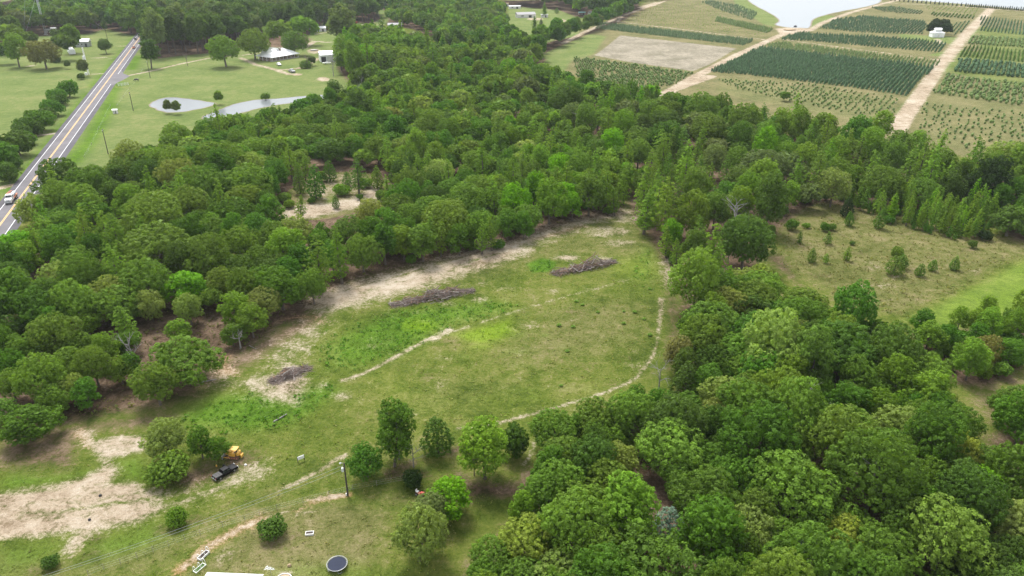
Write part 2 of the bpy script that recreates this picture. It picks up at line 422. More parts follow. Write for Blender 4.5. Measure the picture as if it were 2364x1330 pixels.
for i in range(60):
    x, y = R.uniform(1790, 2300), R.uniform(500, 690)
    spot('litter' if i % 3 else 'sand', x, y, R.uniform(8, 26), R.uniform(3, 8), 2.0, R.uniform(.3, .55))
for i in range(130):              # meadow of the clearing: uneven growth
    x, y = R.uniform(800, 1530), R.uniform(640, 980)
    spot(R.choice(['lush', 'dry', 'dry', 'lush', 'litter', 'sand']), x, y, R.uniform(10, 40), R.uniform(4, 12), 2.5, R.uniform(.25, .5))
for i in range(50):
    spot(R.choice(['sand', 'sand', 'dry', 'lush']), R.uniform(560, 1450), R.uniform(640, 900), R.uniform(6, 22), R.uniform(2, 6), 1.2, R.uniform(.35, .6))
# yard, lower left
area('sand', [(-30,1142),(60,1130),(140,1116),(205,1098),(240,1078),(232,1050),(195,1026),(178,992),(210,996),(228,1050),(258,1066),(272,1090),(258,1112),(318,1114),(330,1130),(400,1142),(380,1172),(330,1205),(220,1224),(196,1250),(165,1280),(148,1270),(176,1226),(90,1238),(-30,1250)], 1.8, 1.08)
area('sand', [(205,1018),(260,1008),(336,1004),(340,1040),(290,1052),(240,1058),(215,1045)], 1.0)
area('orange', [(165,1000),(190,985),(212,1000),(220,1040),(200,1040)], 1.2, 0.75); area('orange', [(205,1018),(260,1008),(336,1004),(338,1030),(250,1040)], 1.5, 0.46)
line('sand', [(380,1160),(460,1140),(520,1118),(600,1085)], 4.0, 3.0, 0.8)
line('litter', [(440,1105),(500,1085),(560,1060)], 6.0, 2.5, 0.75)
area('litter', [(-20,1005),(180,975),(330,955),(430,955),(340,990),(200,1000),(160,1085),(-20,1085)], 3.0, 0.72)
line('lush', [(0,1222),(100,1204),(200,1196),(260,1190)], 1.6, 1.2, 0.8)
area('pasture', [(0,1180),(80,1170),(200,1164),(60,1190)], 1.5, 0.5)
spot('orange', 175, 1265, 14, 18, 1.5, 0.5)
for i in range(34):               # wheel ruts: strips of grass and darker soil left between the passes
    x0 = R.uniform(-30, 300); y0 = R.uniform(1138, 1236) - x0 * .03; L = R.uniform(120, 330); pts = [(x0 + L * k / 5, y0 - L * k / 5 * .10 - 8 * (k / 5) ** 2 + R.uniform(-1.5, 1.5)) for k in range(6)]
    erase('sand', pts, R.uniform(.1, .3), .35, R.uniform(.2, .5))
for i in range(8):
    x0 = R.uniform(330, 420); y0 = 1165 + R.uniform(-14, 12); erase('sand', [(x0, y0), (x0 + 70, y0 - 20), (x0 + 150, y0 - 52)], .3, .5, .4)
for i in range(5): erase('sand', [(215, 1018 + i * 8), (270, 1012 + i * 8), (335, 1008 + i * 8)], .25, .4, .35)
for i in range(34):               # and along the haul road
    x0 = R.uniform(780, 1080); yc = 690 - (x0 - 770) * .285 + R.uniform(-14, 14); L = R.uniform(30, 110)
    erase('sand', [(x0, yc), (x0 + L * .5, yc - L * .14), (x0 + L, yc - L * .30)], R.uniform(.3, .8), .6, R.uniform(.15, .4))
area('lush', [(-20,1110),(40,1085),(120,1095),(200,1080),(230,1090),(120,1120),(0,1140)], 2.5, 0.6)
area('lush', [(255,1060),(330,1045),(360,1080),(350,1120),(270,1115)], 2.5, 0.6)
area('lush', [(-20,1255),(120,1240),(170,1240),(140,1290),(60,1330),(-30,1340)], 3.0, 0.5); area('lush', [(200,1245),(340,1205),(380,1200),(420,1240),(300,1290),(180,1310)], 3.0, 0.55)
for x, y, rx, ry in ((220,1245,20,14), (215,1280,22,12), (85,1320,26,12), (380,1225,26,14), (455,1200,22,12)):
    spot('litter', x, y, rx, ry, 1.5, 0.65)
line('sand', [(425,1310),(455,1282),(490,1255),(540,1228),(600,1200)], 1.5, 0.8, 0.85); line('orange', [(415,1318),(455,1282),(490,1255),(540,1228),(600,1200)], 2.2, 1.2, 0.9)
line('sand', [(600,1200),(640,1188),(672,1178)], 0.5, 0.5, 0.75); line('orange', [(672,1182),(705,1172)], 0.8, 0.6, 0.8); line('sand', [(672,1182),(705,1172)], 0.5, 0.5, 0.75)
line('sand', [(725,1156),(760,1148),(800,1142)], 1.2, 0.6, 0.95); line('orange', [(722,1158),(760,1148),(808,1142)], 1.5, 0.8, 0.9); spot('orange', 800, 1143, 16, 8, 0.8, 0.9); spot('sand', 790, 1143, 14, 6, 0.8, 0.9)
line('sand', [(680,1190),(705,1184),(735,1178)], 0.45, 0.4, 0.75)
spot('sand', 512, 1288, 12, 10, 1.0, 0.7); spot('sand', 536, 1280, 14, 12, 1.0, 0.7); spot('sand', 660, 1322, 14, 4, 0.6, 0.85)
area('dry', [(560,1160),(800,1150),(900,1180),(880,1300),(700,1340),(420,1340),(520,1250)], 3.0, 0.8); area('dry', [(-40,1250),(160,1290),(420,1220),(560,1150),(640,1100),(700,1130),(560,1220),(300,1345),(-60,1345)], 4.0, 0.6); spot('litter', 690, 1240, 22, 9, 1.0, 0.6); spot('litter', 640, 1262, 34, 10, 1.2, 0.6)
area('dry', [(830,1140),(1000,1130),(1000,1170),(880,1170)], 3.0, 0.7); spot('orange', 1130, 1138, 22, 4, 1.0, 0.45)
area('lush', [(560,1340),(680,1290),(820,1300),(900,1340)], 3.0, 0.55)
area('dry', [(600,1080),(900,1000),(1000,1060),(880,1120),(700,1140)], 4.0, 0.35)

V = np.zeros((len(P), 3), np.float32); V[:, :2] = P
ii = (np.arange(NY - 1)[:, None] * NX + np.arange(NX - 1)[None, :]).ravel()
F = np.stack([ii, ii + 1, ii + NX + 1, ii + NX], 1)
me = np_mesh('ground', V, F)
for an, ks in (('mask_a', ('sand', 'orange', 'litter')), ('mask_b', ('lime', 'lush', 'dry')), ('mask_c', ('pasture', 'tan', 'pale'))):
    at = me.attributes.new(an, 'FLOAT_COLOR', 'POINT')
    C = np.ones((len(P), 4), np.float32)
    for j, k in enumerate(ks): C[:, j] = MASK[k]
    at.data.foreach_set('color', C.ravel())

def ground_material():
    m, nt, out = new_mat('ground')
    t = NT(nt)
    pos = t.n('ShaderNodeNewGeometry').outputs['Position']
    def att(nm):
        a = t.n('ShaderNodeAttribute'); a.attribute_name = nm
        s = t.n('ShaderNodeSeparateColor'); nt.links.new(a.outputs['Color'], s.inputs[0])
        return s.outputs
    sand, orange, litter = att('mask_a')[:3]
    lime, lush, dry = att('mask_b')[:3]
    past, tan, pale = att('mask_c')[:3]
    nL = t.noise(pos, 0.045, 4, 0.6)
    nM = t.noise(pos, 0.32, 5, 0.68, dist=0.4)
    nS = t.noise(pos, 1.5, 4, 0.7)
    nF = t.noise(pos, 5.0, 2, 0.6)
    mixn = t.math('ADD', t.math('MULTIPLY', nM, 0.36), t.math('ADD', t.math('MULTIPLY', nS, 0.26), t.math('MULTIPLY', nL, 0.38)))
    raw = mixn
    mixn = t.math('ADD', t.math('MULTIPLY', t.math('SUBTRACT', mixn, 0.5), 1.75), 0.5, True)
    base = t.ramp(mixn, [(0.30, (.045, .070, .012)), (0.44, (.084, .116, .020)), (0.56, (.128, .148, .034)), (0.70, (.188, .178, .068))])
    c_lush = t.ramp(mixn, [(0.32, (.045, .098, .012)), (0.52, (.085, .165, .018)), (0.70, (.145, .220, .040))])
    c_dry = t.ramp(mixn, [(0.32, (.078, .085, .026)), (0.50, (.140, .138, .052)), (0.68, (.220, .188, .098))])
    c_lime = t.ramp(mixn, [(0.32, (.090, .165, .008)), (0.62, (.165, .265, .018))])
    c_past = t.ramp(mixn, [(0.30, (.098, .140, .044)), (0.50, (.142, .182, .060)), (0.70, (.200, .210, .088))])
    c_tan = t.ramp(mixn, [(0.30, (.090, .102, .040)), (0.50, (.158, .150, .070)), (0.70, (.235, .198, .105))])
    c_pale = t.ramp(mixn, [(0.34, (.160, .150, .105)), (0.50, (.240, .215, .165)), (0.66, (.340, .305, .240))])
    c_lit = t.ramp(mixn, [(0.34, (.050, .038, .022)), (0.48, (.110, .076, .052)), (0.66, (.205, .150, .105))])
    c_or = t.ramp(mixn, [(0.34, (.210, .115, .055)), (0.56, (.350, .215, .110)), (0.70, (.440, .320, .190))])
    c_sand = t.ramp(mixn, [(0.32, (.200, .150, .100)), (0.46, (.340, .275, .200)), (0.66, (.450, .390, .310))])
    dn = t.math('SUBTRACT', t.math('ADD', t.math('MULTIPLY', nS, 0.42), t.math('ADD', t.math('MULTIPLY', nF, 0.2), t.math('MULTIPLY', nM, 0.38))), 0.5)
    def fac(mask, k, lo, hi): return t.step(t.math('ADD', mask, t.math('MULTIPLY', dn, k)), lo, hi)
    c = base
    c = t.mix(fac(dry, 2.2, 0.1, 1.0), c, c_dry)
    c = t.mix(fac(past, 1.0, 0.2, 0.8), c, c_past)
    c = t.mix(fac(tan, 1.0, 0.2, 0.8), c, c_tan)
    c = t.mix(fac(t.math('MULTIPLY', past, t.math('GREATER_THAN', tan, 0.5)), 1.4, 0.25, 0.8), c, c_past)
    c = t.mix(fac(lush, 2.4, 0.15, 0.95), c, c_lush)
    c = t.mix(fac(lime, 1.2, 0.05, 0.95), c, c_lime)
    c = t.mix(fac(litter, 2.4, 0.15, 0.95), c, c_lit)
    c = t.mix(fac(pale, 1.6, 0.3, 0.7), c, c_pale)
    c = t.mix(fac(orange, 2.6, 0.25, 1.0), c, c_or)
    c = t.mix(fac(sand, 3.2, 0.25, 1.0), c, c_sand)
    fine = t.step(nF, 0.25, 0.75)
    c = t.mix(1.0, c, t.ramp(fine, [(0.0, (.82, .82, .82)), (1.0, (1.16, 1.16, 1.16))]), 'MULTIPLY')
    b = t.n('ShaderNodeBsdfDiffuse')
    t.put(b.inputs['Color'], c)
    bp = t.n('ShaderNodeBump'); bp.inputs['Strength'].default_value = 0.9; bp.inputs['Distance'].default_value = 0.5
    t.put(bp.inputs['Height'], t.math('ADD', nS, t.math('MULTIPLY', nF, 0.4)))
    t.put(b.inputs['Normal'], bp.outputs[0])
    nt.links.new(b.outputs[0], out.inputs[0])
    return m
me.materials.append(ground_material())
ground = link('ground', me)
tag(ground, 'meadows, bare sand and forest floor of the whole property', kind='structure')

# ------------------------------------------------------------------ highway
HA, HB = G(0, 519), G(387, 0)
hd = (HB - HA).normalized(); hn = Vector((hd.y, -hd.x, 0))
H_A = HA - hd * 200; H_L = 2600.0
def asphalt(name, c):
    m, nt, out = new_mat(name)
    t = NT(nt); pos = t.n('ShaderNodeNewGeometry').outputs['Position']
    n = t.noise(pos, 0.12, 4, 0.6); n2 = t.noise(pos, 2.5, 4, 0.7)
    b = t.n('ShaderNodeBsdfPrincipled'); b.inputs['Roughness'].default_value = 0.95; b.inputs['Specular IOR Level'].default_value = 0.1
    k = t.math('ADD', t.math('MULTIPLY', n, 0.6), t.math('MULTIPLY', n2, 0.4))
    t.put(b.inputs['Base Color'], t.ramp(k, [(0.35, tuple(x * .8 for x in c)), (0.65, tuple(x * 1.2 for x in c))]))
    nt.links.new(b.outputs[0], out.inputs[0]); return m
M_ROAD = asphalt('asphalt', (.150, .143, .152)); M_SHOULDER = asphalt('shoulder asphalt', (.098, .094, .103))
M_WLINE = simple('white road paint', (.72, .72, .74), 0.6, var=.12, scale=1.0); M_YLINE = simple('yellow road paint', (.70, .42, .12), 0.6, var=.12, scale=1.0)
M_GRAVEL = simple('pale concrete', (.52, .47, .40), 0.9, var=.2, scale=1.5)
def strip(name, o0, o1, z, mat, s0=0.0, s1=H_L, parent=None, n=40):
    b = B()
    for i in range(n):
        a0, a1 = s0 + (s1 - s0) * i / n, s0 + (s1 - s0) * (i + 1) / n
        q = [H_A + hd * a0 + hn * o0, H_A + hd * a0 + hn * o1, H_A + hd * a1 + hn * o1, H_A + hd * a1 + hn * o0]
        b.poly([(p.x, p.y, z) for p in q])
    return b.obj(name, mat, parent)
road = tag(strip('road', -5.8, 6.3, 0.004, M_SHOULDER), 'two lane highway with dark paved shoulders', kind='structure')
strip('lane_surface', -3.75, 3.75, 0.010, M_ROAD, parent=road)
JUNC = (G(282, 178) - H_A).dot(hd)
strip('edge_line', -3.74, -3.54, 0.016, M_WLINE, parent=road)
strip('edge_line', 3.54, 3.74, 0.016, M_WLINE, 0, JUNC - 26, road); strip('edge_line', 3.54, 3.74, 0.016, M_WLINE, JUNC + 14, H_L, road)
strip('centre_line', -0.30, -0.10, 0.016, M_YLINE, parent=road); strip('centre_line', 0.10, 0.30, 0.016, M_YLINE, parent=road)
jb = B(); q = [G(238, 200), G(262, 196), G(283, 185), G(300, 176), G(285, 170), G(279, 160)]
jb.poly([(p.x, p.y, 0.012) for p in q])
tag(jb.obj('driveway_apron', M_ROAD), 'paved apron where the farm drive meets the highway', kind='structure')

# ------------------------------------------------------------------ water
def water_material(name, c, rough):
    m, nt, out = new_mat(name)
    t = NT(nt); pos = t.n('ShaderNodeNewGeometry').outputs['Position']
    b = t.n('ShaderNodeBsdfPrincipled')
    b.inputs['Base Color'].default_value = (*c, 1); b.inputs['Roughness'].default_value = rough; b.inputs['IOR'].default_value = 1.33; b.inputs['Specular IOR Level'].default_value = 0.10
    bp = t.n('ShaderNodeBump'); bp.inputs['Strength'].default_value = 0.25; bp.inputs['Distance'].default_value = 0.1
    t.put(bp.inputs['Height'], t.noise(pos, 0.9, 4, 0.6)); t.put(b.inputs['Normal'], bp.outputs[0])
    nt.links.new(b.outputs[0], out.inputs[0]); return m
M_POND = water_material('pond water', (.150, .165, .172), 0.24); M_LAKE = water_material('lake water', (.165, .190, .205), 0.26)
M_BANK = simple('muddy bank', (.16, .13, .085), 0.9, var=.3, scale=0.4)
def smooth_poly(pts, n=4):
    p = np.array(pts, float)
    for _ in range(n):
        q = np.roll(p, -1, 0); p = np.stack([p * .75 + q * .25, p * .25 + q * .75], 1).reshape(-1, 2)
    return p
def water(name, pts, label, mat, bank=0.8):
    w = gp(pts); w = smooth_poly(w, 3)
    w += np.stack([np.sin(w[:, 1] * .9) + np.sin(w[:, 0] * .7 + 1), np.cos(w[:, 0] * .8) + np.sin(w[:, 1] * .5)], 1) * .25
    e = np.roll(w, -1, 0) - np.roll(w, 1, 0); nn = np.stack([e[:, 1], -e[:, 0]], 1) / np.hypot(*e.T)[:, None]
    ar = 0.5 * np.sum(w[:, 0] * np.roll(w[:, 1], -1) - np.roll(w[:, 0], -1) * w[:, 1])
    if ar < 0: nn = -nn
    o = tag(B().poly([(a, b, 0.014) for a, b in w]).obj(name, mat), label, kind='structure')
    wb = w + nn * bank
    bb = B(); n = len(w)
    bb.add([(a, b, 0.05) for a, b in w] + [(a, b, 0.007) for a, b in wb], [(i, (i + 1) % n, (i + 1) % n + n, i + n) for i in range(n)])
    bb.obj('bank', M_BANK, o)
    return o
water('pond', [(342,241),(368,228),(395,224),(430,228),(470,234),(500,238),(488,244),(455,253),(415,259),(385,260),(360,252)], 'small pale farm pond in the pasture beside the highway', M_POND)
water('pond', [(460,271),(500,257),(545,239),(585,231),(640,228),(700,222),(754,218),(764,224),(720,234),(660,239),(610,247),(560,259),(520,272),(488,281)], 'long narrow pond along the wood behind the pasture', M_POND)
water('lake', [(1722,-4),(1738,10),(1770,26),(1795,40),(1802,50),(1786,57),(1818,64),(1848,64),(1870,66),(1872,47),(1890,38),(1940,26),(2000,16),(2036,5),(2030,-6),(2000,-30),(1760,-40),(1700,-20)], 'pale irrigation lake between the nursery tracks', M_LAKE, 1.5)
water('lake', [(2045,-4),(2150,4),(2260,12),(2364,22),(2600,46),(2700,-20),(2400,-60),(2060,-50)], 'wide pale lake at the far edge of the nursery', M_LAKE, 1.5)
water('lake', [(945,20),(962,17),(985,16),(1000,18),(985,25),(960,27)], 'small far pond behind the grey roofed sheds', M_LAKE, 1.0)

# ------------------------------------------------------------------ foliage materials
def leaf_material(name, tip=(1.24, 1.26, .92), dark=.75, trans=.36, rough=.55):
    m, nt, out = new_mat(name)
    t = NT(nt)
    oi = t.n('ShaderNodeObjectInfo')
    a = t.n('ShaderNodeAttribute'); a.attribute_name = 'var'
    v = a.outputs['Fac']
    tint = t.ramp(v, [(0.0, (dark, dark * .98, dark)), (0.5, (1, 1, 1)), (1.0, tip)])
    c = t.mix(1.0, oi.outputs['Color'], tint, 'MULTIPLY')
    d = t.n('ShaderNodeBsdfPrincipled'); t.put(d.inputs['Base Color'], c)
    d.inputs['Roughness'].default_value = rough; d.inputs['Specular IOR Level'].default_value = 0.05
    tr = t.n('ShaderNodeBsdfTranslucent')
    t.put(tr.inputs['Color'], t.mix(1.0, c, (1.25, 1.25, .55), 'MULTIPLY'))
    mx = t.n('ShaderNodeMixShader'); mx.inputs[0].default_value = trans
    nt.links.new(d.outputs[0], mx.inputs[1]); nt.links.new(tr.outputs[0], mx.inputs[2])
    nt.links.new(mx.outputs[0], out.inputs[0])
    return m
M_LEAF = leaf_material('leaves')
M_BARK = simple('bark', (.115, .095, .078), 0.9, var=.35, scale=4.0)
M_DEAD = simple('weathered dead wood', (.25, .235, .225), 0.9, var=.3, scale=3.0)
M_BRUSH = simple('cut brushwood', (.165, .128, .112), 0.9, var=.45, scale=2.0)

def quads(C, N, S, g, var):
    """leaf sprays: centres, normals, half sizes -> vertices, faces, var"""
    n = len(C)
    N = N / np.maximum(np.linalg.norm(N, axis=1, keepdims=True), 1e-6)
    r = g.normal(size=(n, 3)); T = np.cross(N, r); T /= np.maximum(np.linalg.norm(T, axis=1, keepdims=True), 1e-6)
    Bt = np.cross(N, T)
    S = S[:, None]
    j = lambda lo, hi: g.uniform(lo, hi, (n, 1))
    v = np.stack([C + T * S * j(.8, 1.3), C + Bt * S * j(.5, .9) + N * S * j(-.1, .25), C - T * S * j(.8, 1.3), C - Bt * S * j(.5, .9) + N * S * j(-.1, .25)], 1)
    return v.reshape(-1, 3), np.arange(4 * n).reshape(-1, 4), np.repeat(var, 4)

def fib(n, g):
    i = np.arange(n) + g.uniform()
    z = 1 - 2 * (i % n + .5) / n; a = i * 2.399963 + g.uniform(0, 6)
    r = np.sqrt(np.maximum(0, 1 - z * z))
    d = np.stack([r * np.cos(a), r * np.sin(a), z], 1) + g.normal(size=(n, 3)) * .12
    return d / np.linalg.norm(d, axis=1, keepdims=True)

def tufts(CP, OD, g, k, cr, ls, up=.45, spread=.28):
    """round leaf clumps at CP facing OD"""
    n = len(CP)
    d = g.normal(size=(n, k, 3)); d /= np.linalg.norm(d, axis=2, keepdims=True)
    d = d + OD[:, None, :] * .7 + np.array([0, 0, up]); d /= np.linalg.norm(d, axis=2, keepdims=True)
    rr = (cr * g.uniform(.75, 1.2, n))[:, None, None] * g.uniform(.55, 1.0, (n, k, 1))
    C = (CP[:, None, :] + d * rr).reshape(-1, 3)
    N = (d + g.normal(size=d.shape) * spread).reshape(-1, 3)
    S = g.uniform(.75, 1.25, n * k) * ls
    var = np.clip(np.repeat(g.normal(.45, .2, n), k) + g.normal(0, .13, n * k), 0, 1)
    return quads(C, N, S, g, var)

def join(parts):
    V, F, A, o = [], [], [], 0
    for v, f, a in parts:
        V.append(v); F.append(f + o); A.append(a); o += len(v)
    return np.concatenate(V), np.concatenate(F), np.concatenate(A)

def lobed(seed, Rr, Hc, z0, nl, r0, r1, dens, k, cr, ls, low=-.35, squash=1.0):
    g = np.random.default_rng(seed)
    L = []
    zc = z0 + Hc / 2; ph = g.uniform(0, 6.28)
    for i in range(nl):
        u = low + (1 - low) * (i + .5) / nl + g.normal() * .06; u = np.clip(u, -.6, .98)
        rl = g.uniform(r0, r1); a = i * 2.4 + g.uniform(-.5, .5); ca = math.sqrt(1 - u * u)
        rd = (Rr - rl * .8) * g.uniform(.70, 1.14) * (1 + .16 * math.cos(a - ph))
        L.append((rd * ca * math.cos(a), rd * ca * math.sin(a), zc + (Hc / 2 - rl * .8) * u * g.uniform(.85, 1.12), rl))
    L.append((g.normal() * .5, g.normal() * .5, zc + Hc * .12, (r0 + r1) * .62))
    CP, OD = [], []
    Lc = np.array([l[:3] for l in L]); Lr = np.array([l[3] for l in L])
    for i, (x, y, z, rl) in enumerate(L):
        d = fib(int(dens * rl * rl), g)
        p = np.array((x, y, z)) + d * np.array((1, 1, .85)) * rl * g.uniform(.86, 1.06, (len(d), 1))
        dist = np.linalg.norm(p[:, None] - Lc[None], axis=2) / Lr[None]; dist[:, i] = 9
        out = p - np.array((0, 0, zc - Hc * .12)); 
        ok = (dist.min(1) > .84) & (d[:, 2] > -.75)
        CP.append(p[ok]); OD.append(d[ok])
    CP, OD = np.concatenate(CP), np.concatenate(OD)
    a = tufts(CP, OD, g, k, cr, ls)
    # leaves filling the inside
    m = nl * 16
    ix = g.integers(0, len(L), m)
    q = Lc[ix] + g.normal(size=(m, 3)) * Lr[ix][:, None] * .38
    b = quads(q, g.normal(size=(m, 3)), np.full(m, ls * 3.2), g, np.clip(g.normal(.4, .15, m), 0, 1))
    return join([a, b]), L

def trunk_mesh(seed, L, z0, Hc, r=.28, nlimb=8):
    g = random.Random(seed); b = B()
    top = z0 + Hc * .55; lx, ly = g.uniform(-.5, .5), g.uniform(-.5, .5)
    pts = [(0, 0, -.15), (lx * .2, ly * .2, top * .3), (lx * .6, ly * .6, top * .65), (lx, ly, top)]
    b.tube(pts, [r * 1.35, r, r * .75, r * .3], 7)
    for l in sorted(L, key=lambda q: q[2])[:nlimb]:
        f = g.uniform(.45, .8); s = Vector((lx * f, ly * f, top * f)); e = Vector(l[:3])
        mid = s.lerp(e, .5) + Vector((0, 0, -.25))
        b.tube([s, mid, e], [r * .42, r * .3, r * .1], 5, cap=False)
    return b

def cone_tree(seed, H, Rr, z0, step, k, cr, ls, power=.8, per=1.7, spike=1.0, rag=.25):
    g = np.random.default_rng(seed); CP, OD = [], []
    z = z0
    while z < H:
        t = (z - z0) / (H - z0)
        rz = Rr * min(1.0, .45 + t * 3.5) * (1 - t) ** power + .12
        n = max(1, int(rz * 2 * math.pi / (cr * per)))
        for i in range(n):
            a = 2 * math.pi * i / n + g.uniform(-.4, .4); q = rz * g.uniform(1 - rag * 1.6, 1 + rag)
            CP.append((q * math.cos(a), q * math.sin(a), z + g.uniform(-.5, .5) * step + .25 * q * spike)); OD.append((math.cos(a) * .8, math.sin(a) * .8, .35 + t))
        z += step * g.uniform(.8, 1.2)
    for i in range(3): CP.append((g.normal() * .12, g.normal() * .12, H - cr * (i * .9))); OD.append((0, 0, 1))
    CP, OD = np.array(CP), np.array(OD)
    a = tufts(CP, OD, g, k, cr, ls, up=.5)
    m = int(14 * H); zz = g.uniform(z0, H * .9, m); rr = Rr * (1 - (zz - z0) / (H - z0)) ** power * g.uniform(0, .7, m); an = g.uniform(0, 6.28, m)
    b2 = quads(np.stack([rr * np.cos(an), rr * np.sin(an), zz], 1), g.normal(size=(m, 3)), np.full(m, ls * 2.0), g, np.clip(g.normal(.4, .15, m), 0, 1))
    b = B(); b.tube([(0, 0, -.1), (.1, .05, H * .5), (0, 0, H * .93)], [.045 * H ** .75 * 1.1, .03 * H ** .75, .02], 6)
    return join([a, b2]), b

# kind -> list of (crown mesh, trunk mesh, nominal width, height of crown centre)
KIND = {}
def reg(kind, crown, tb, width, zc):
    V_, F_, A_ = crown
    cm = np_mesh('crown', V_, F_, (M_LEAF,), A_)
    tm = tb.mesh('trunk', (M_BARK,))
    # joined version for far trees
    tv = np.array(tb.v); tf = []
    for f in tb.f:
        if len(f) == 4: tf.append(f)
    tf = np.array(tf)
    jm = np_mesh('tree', np.concatenate([V_, tv]), np.concatenate([F_, tf + len(V_)]), (M_LEAF, M_BARK), np.concatenate([A_, np.full(len(tv), .5)]), np.r_[np.zeros(len(F_)), np.ones(len(tf))])
    KIND.setdefault(kind, []).append((cm, tm, jm, width, zc))
for i in range(7):
    Hc = [10.2, 9.4, 11.0, 9.8, 10.6, 9.0, 11.2][i]; z0 = [1.3, 1.2, 1.6, 1.0, 1.5, 1.2, 1.4][i]
    cr, L = lobed(100 + i, [5.6, 5.9, 5.2, 5.7, 5.4, 6.0, 5.0][i], Hc, z0, [26, 30, 24, 30, 27, 28, 25][i], 1.05, 2.35, 10.0, 27, .62, .165, low=-.8)
    reg('oak', cr, trunk_mesh(i, L, z0, Hc), 11.2, z0 + Hc * .52)
for i in range(5):                    # looser, taller, ragged outline
    Hc, z0 = [11.5, 10.5, 12, 11, 10][i], [.8, .5, 1.0, .5, .6][i]
    cr, L = lobed(200 + i, [3.9, 4.2, 3.7, 4.0, 4.3][i], Hc, z0, [30, 28, 32, 26, 30][i], .75, 1.55, 13.5, 21, .52, .155, low=-.75)
    reg('elm', cr, trunk_mesh(50 + i, L, z0, Hc, .24, 10), 8.2, z0 + Hc * .5)
for i in range(6):                    # slender pointed, bright
    Hh = [13.5, 12, 14.5, 11.5, 13, 12.5][i]
    cr, tb = cone_tree(300 + i, Hh, [2.5, 2.8, 2.4, 2.7, 3.0, 2.3][i], 1.8, .75, 17, .52, .165, .75, 1.8, 1.2, .36)
    reg('gum', cr, tb, 5.6, Hh * .5)
for i in range(4):                    # dense evergreen
    Hh = [8.5, 7.5, 9.5, 8][i]
    cr, tb = cone_tree(400 + i, Hh, [2.7, 2.9, 2.6, 2.8][i], .35, .5, 10, .36, .17, [.62, .5, .7, .55][i], 1.5, .5, .14)
    reg('cedar', cr, tb, 5.4, Hh * .45)
for i in range(4):                    # pine: bare trunk, dark open crown
    Hc, z0 = [11, 10, 11.5, 10.5][i], [3, 4, 2.8, 3.6][i]
    cr, L = lobed(500 + i, [3.8, 4.2, 3.6, 4.0][i], Hc, z0, 26, 1.0, 1.7, 10, 12, .52, .24, low=-.75)
    reg('pine', cr, trunk_mesh(90 + i, L, z0, Hc, .26, 8), 7.8, z0 + Hc * .5)
for i in range(4):                    # bush down to the ground
    cr, L = lobed(600 + i, 2.3, [3.6, 4.2, 3.2, 4.0][i], .15, 14, .75, 1.15, 34, 10, .30, .15, low=-.75)
    reg('shrub', cr, trunk_mesh(120 + i, L, .3, 3.0, .10, 5), 4.8, 2.0)
for i in range(4):
    Hh = [4.2, 3.6, 4.8, 3.2][i]
    cr, tb = cone_tree(700 + i, Hh, [1.1, 1.3, 1.0, 1.2][i], .25, .4, 8, .26, .13, .7, 1.6, .8, .3)
    reg('sapling', cr, tb, 2.3, Hh * .45)

TONE = {  # leaf colours and how one would call them
    'olive': ((0.148, 0.244, 0.036), 'olive green'), 'green': ((0.125, 0.217, 0.032), 'mid green'), 'dark': ((0.085, 0.154, 0.026), 'dark green'),
    'pale': ((0.229, 0.299, 0.070), 'pale yellowish'), 'bright': ((.158, .272, .030), 'bright green'), 'lime': ((0.149, 0.324, 0.014), 'lime green'),
    'black': ((0.034, 0.063, 0.018), 'blackish green'), 'blue': ((.190, .270, .218), 'silvery blue'), 'deep': ((0.091, 0.197, 0.022), 'deep green'),
    'brown': ((0.184, 0.191, 0.061), 'brownish'), 'yellow': ((0.250, 0.323, 0.050), 'golden green'), 'grey': ((0.146, 0.205, 0.064), 'greyish green')}
NAME = {'oak': 'oak_tree', 'elm': 'leafy_tree', 'gum': 'slender_tree', 'cedar': 'evergreen_tree', 'pine': 'pine_tree', 'shrub': 'shrub', 'sapling': 'sapling'}
WORD = {'oak': 'spreading oak', 'elm': 'tall leafy tree', 'gum': 'slender pointed tree', 'cedar': 'dense evergreen', 'pine': 'pine', 'shrub': 'rounded shrub', 'sapling': 'young sapling'}
LANDMARKS = [('the white truck on the highway', 60, 455), ('the small pasture pond', 420, 260), ('the long narrow pond', 650, 250), ('the white farmhouse', 640, 140), ('the white barn', 755, 130),
    ('the sandy glade', 770, 450), ('the tip of the clearing', 1450, 480), ('the middle brush pile', 990, 690), ('the far brush pile', 1345, 618), ('the small brush pile', 665, 870),
    ('the bulldozer', 532, 1045), ('the round sandy pad', 270, 1030), ('the lamp pole', 800, 1110), ('the trampoline', 780, 1300), ('the leafy dirt lane', 1490, 1130), ('the silvery cedar', 1545, 1210),
    ('the vivid lime tree', 2260, 1120), ('the bare forked tree', 2005, 1130), ('the curved footpath', 1520, 800), ('the bare tree by the clearing', 1700, 520), ('the scrubby field', 1950, 560),
    ('the mown green field', 2250, 690), ('the nursery track fork', 1560, 215), ('the broad nursery track', 2090, 290), ('the grey bare tree', 1345, 290), ('the radio tower', 105, 70), ('the red fence', 740, 70),
    ('the far houses', 1220, 40), ('the lime green round tree', 435, 655), ('the tall dead snag', 310, 810), ('the thicket', 2260, 800), ('the ploughed strip', 1520, 130), ('the pine stand', 560, 60), ('the far highway', 330, 40)]
TREES = []        # dicts
GRID = {}
def near_ok(x, y, r, f):
    c = 12.0; i, j = int(x // c), int(y // c)
    for a in (-1, 0, 1):
        for b in (-1, 0, 1):
            for (u, v, w) in GRID.get((i + a, j + b), ()):
                if (u - x) ** 2 + (v - y) ** 2 < ((r + w) * f) ** 2: return False
    return True
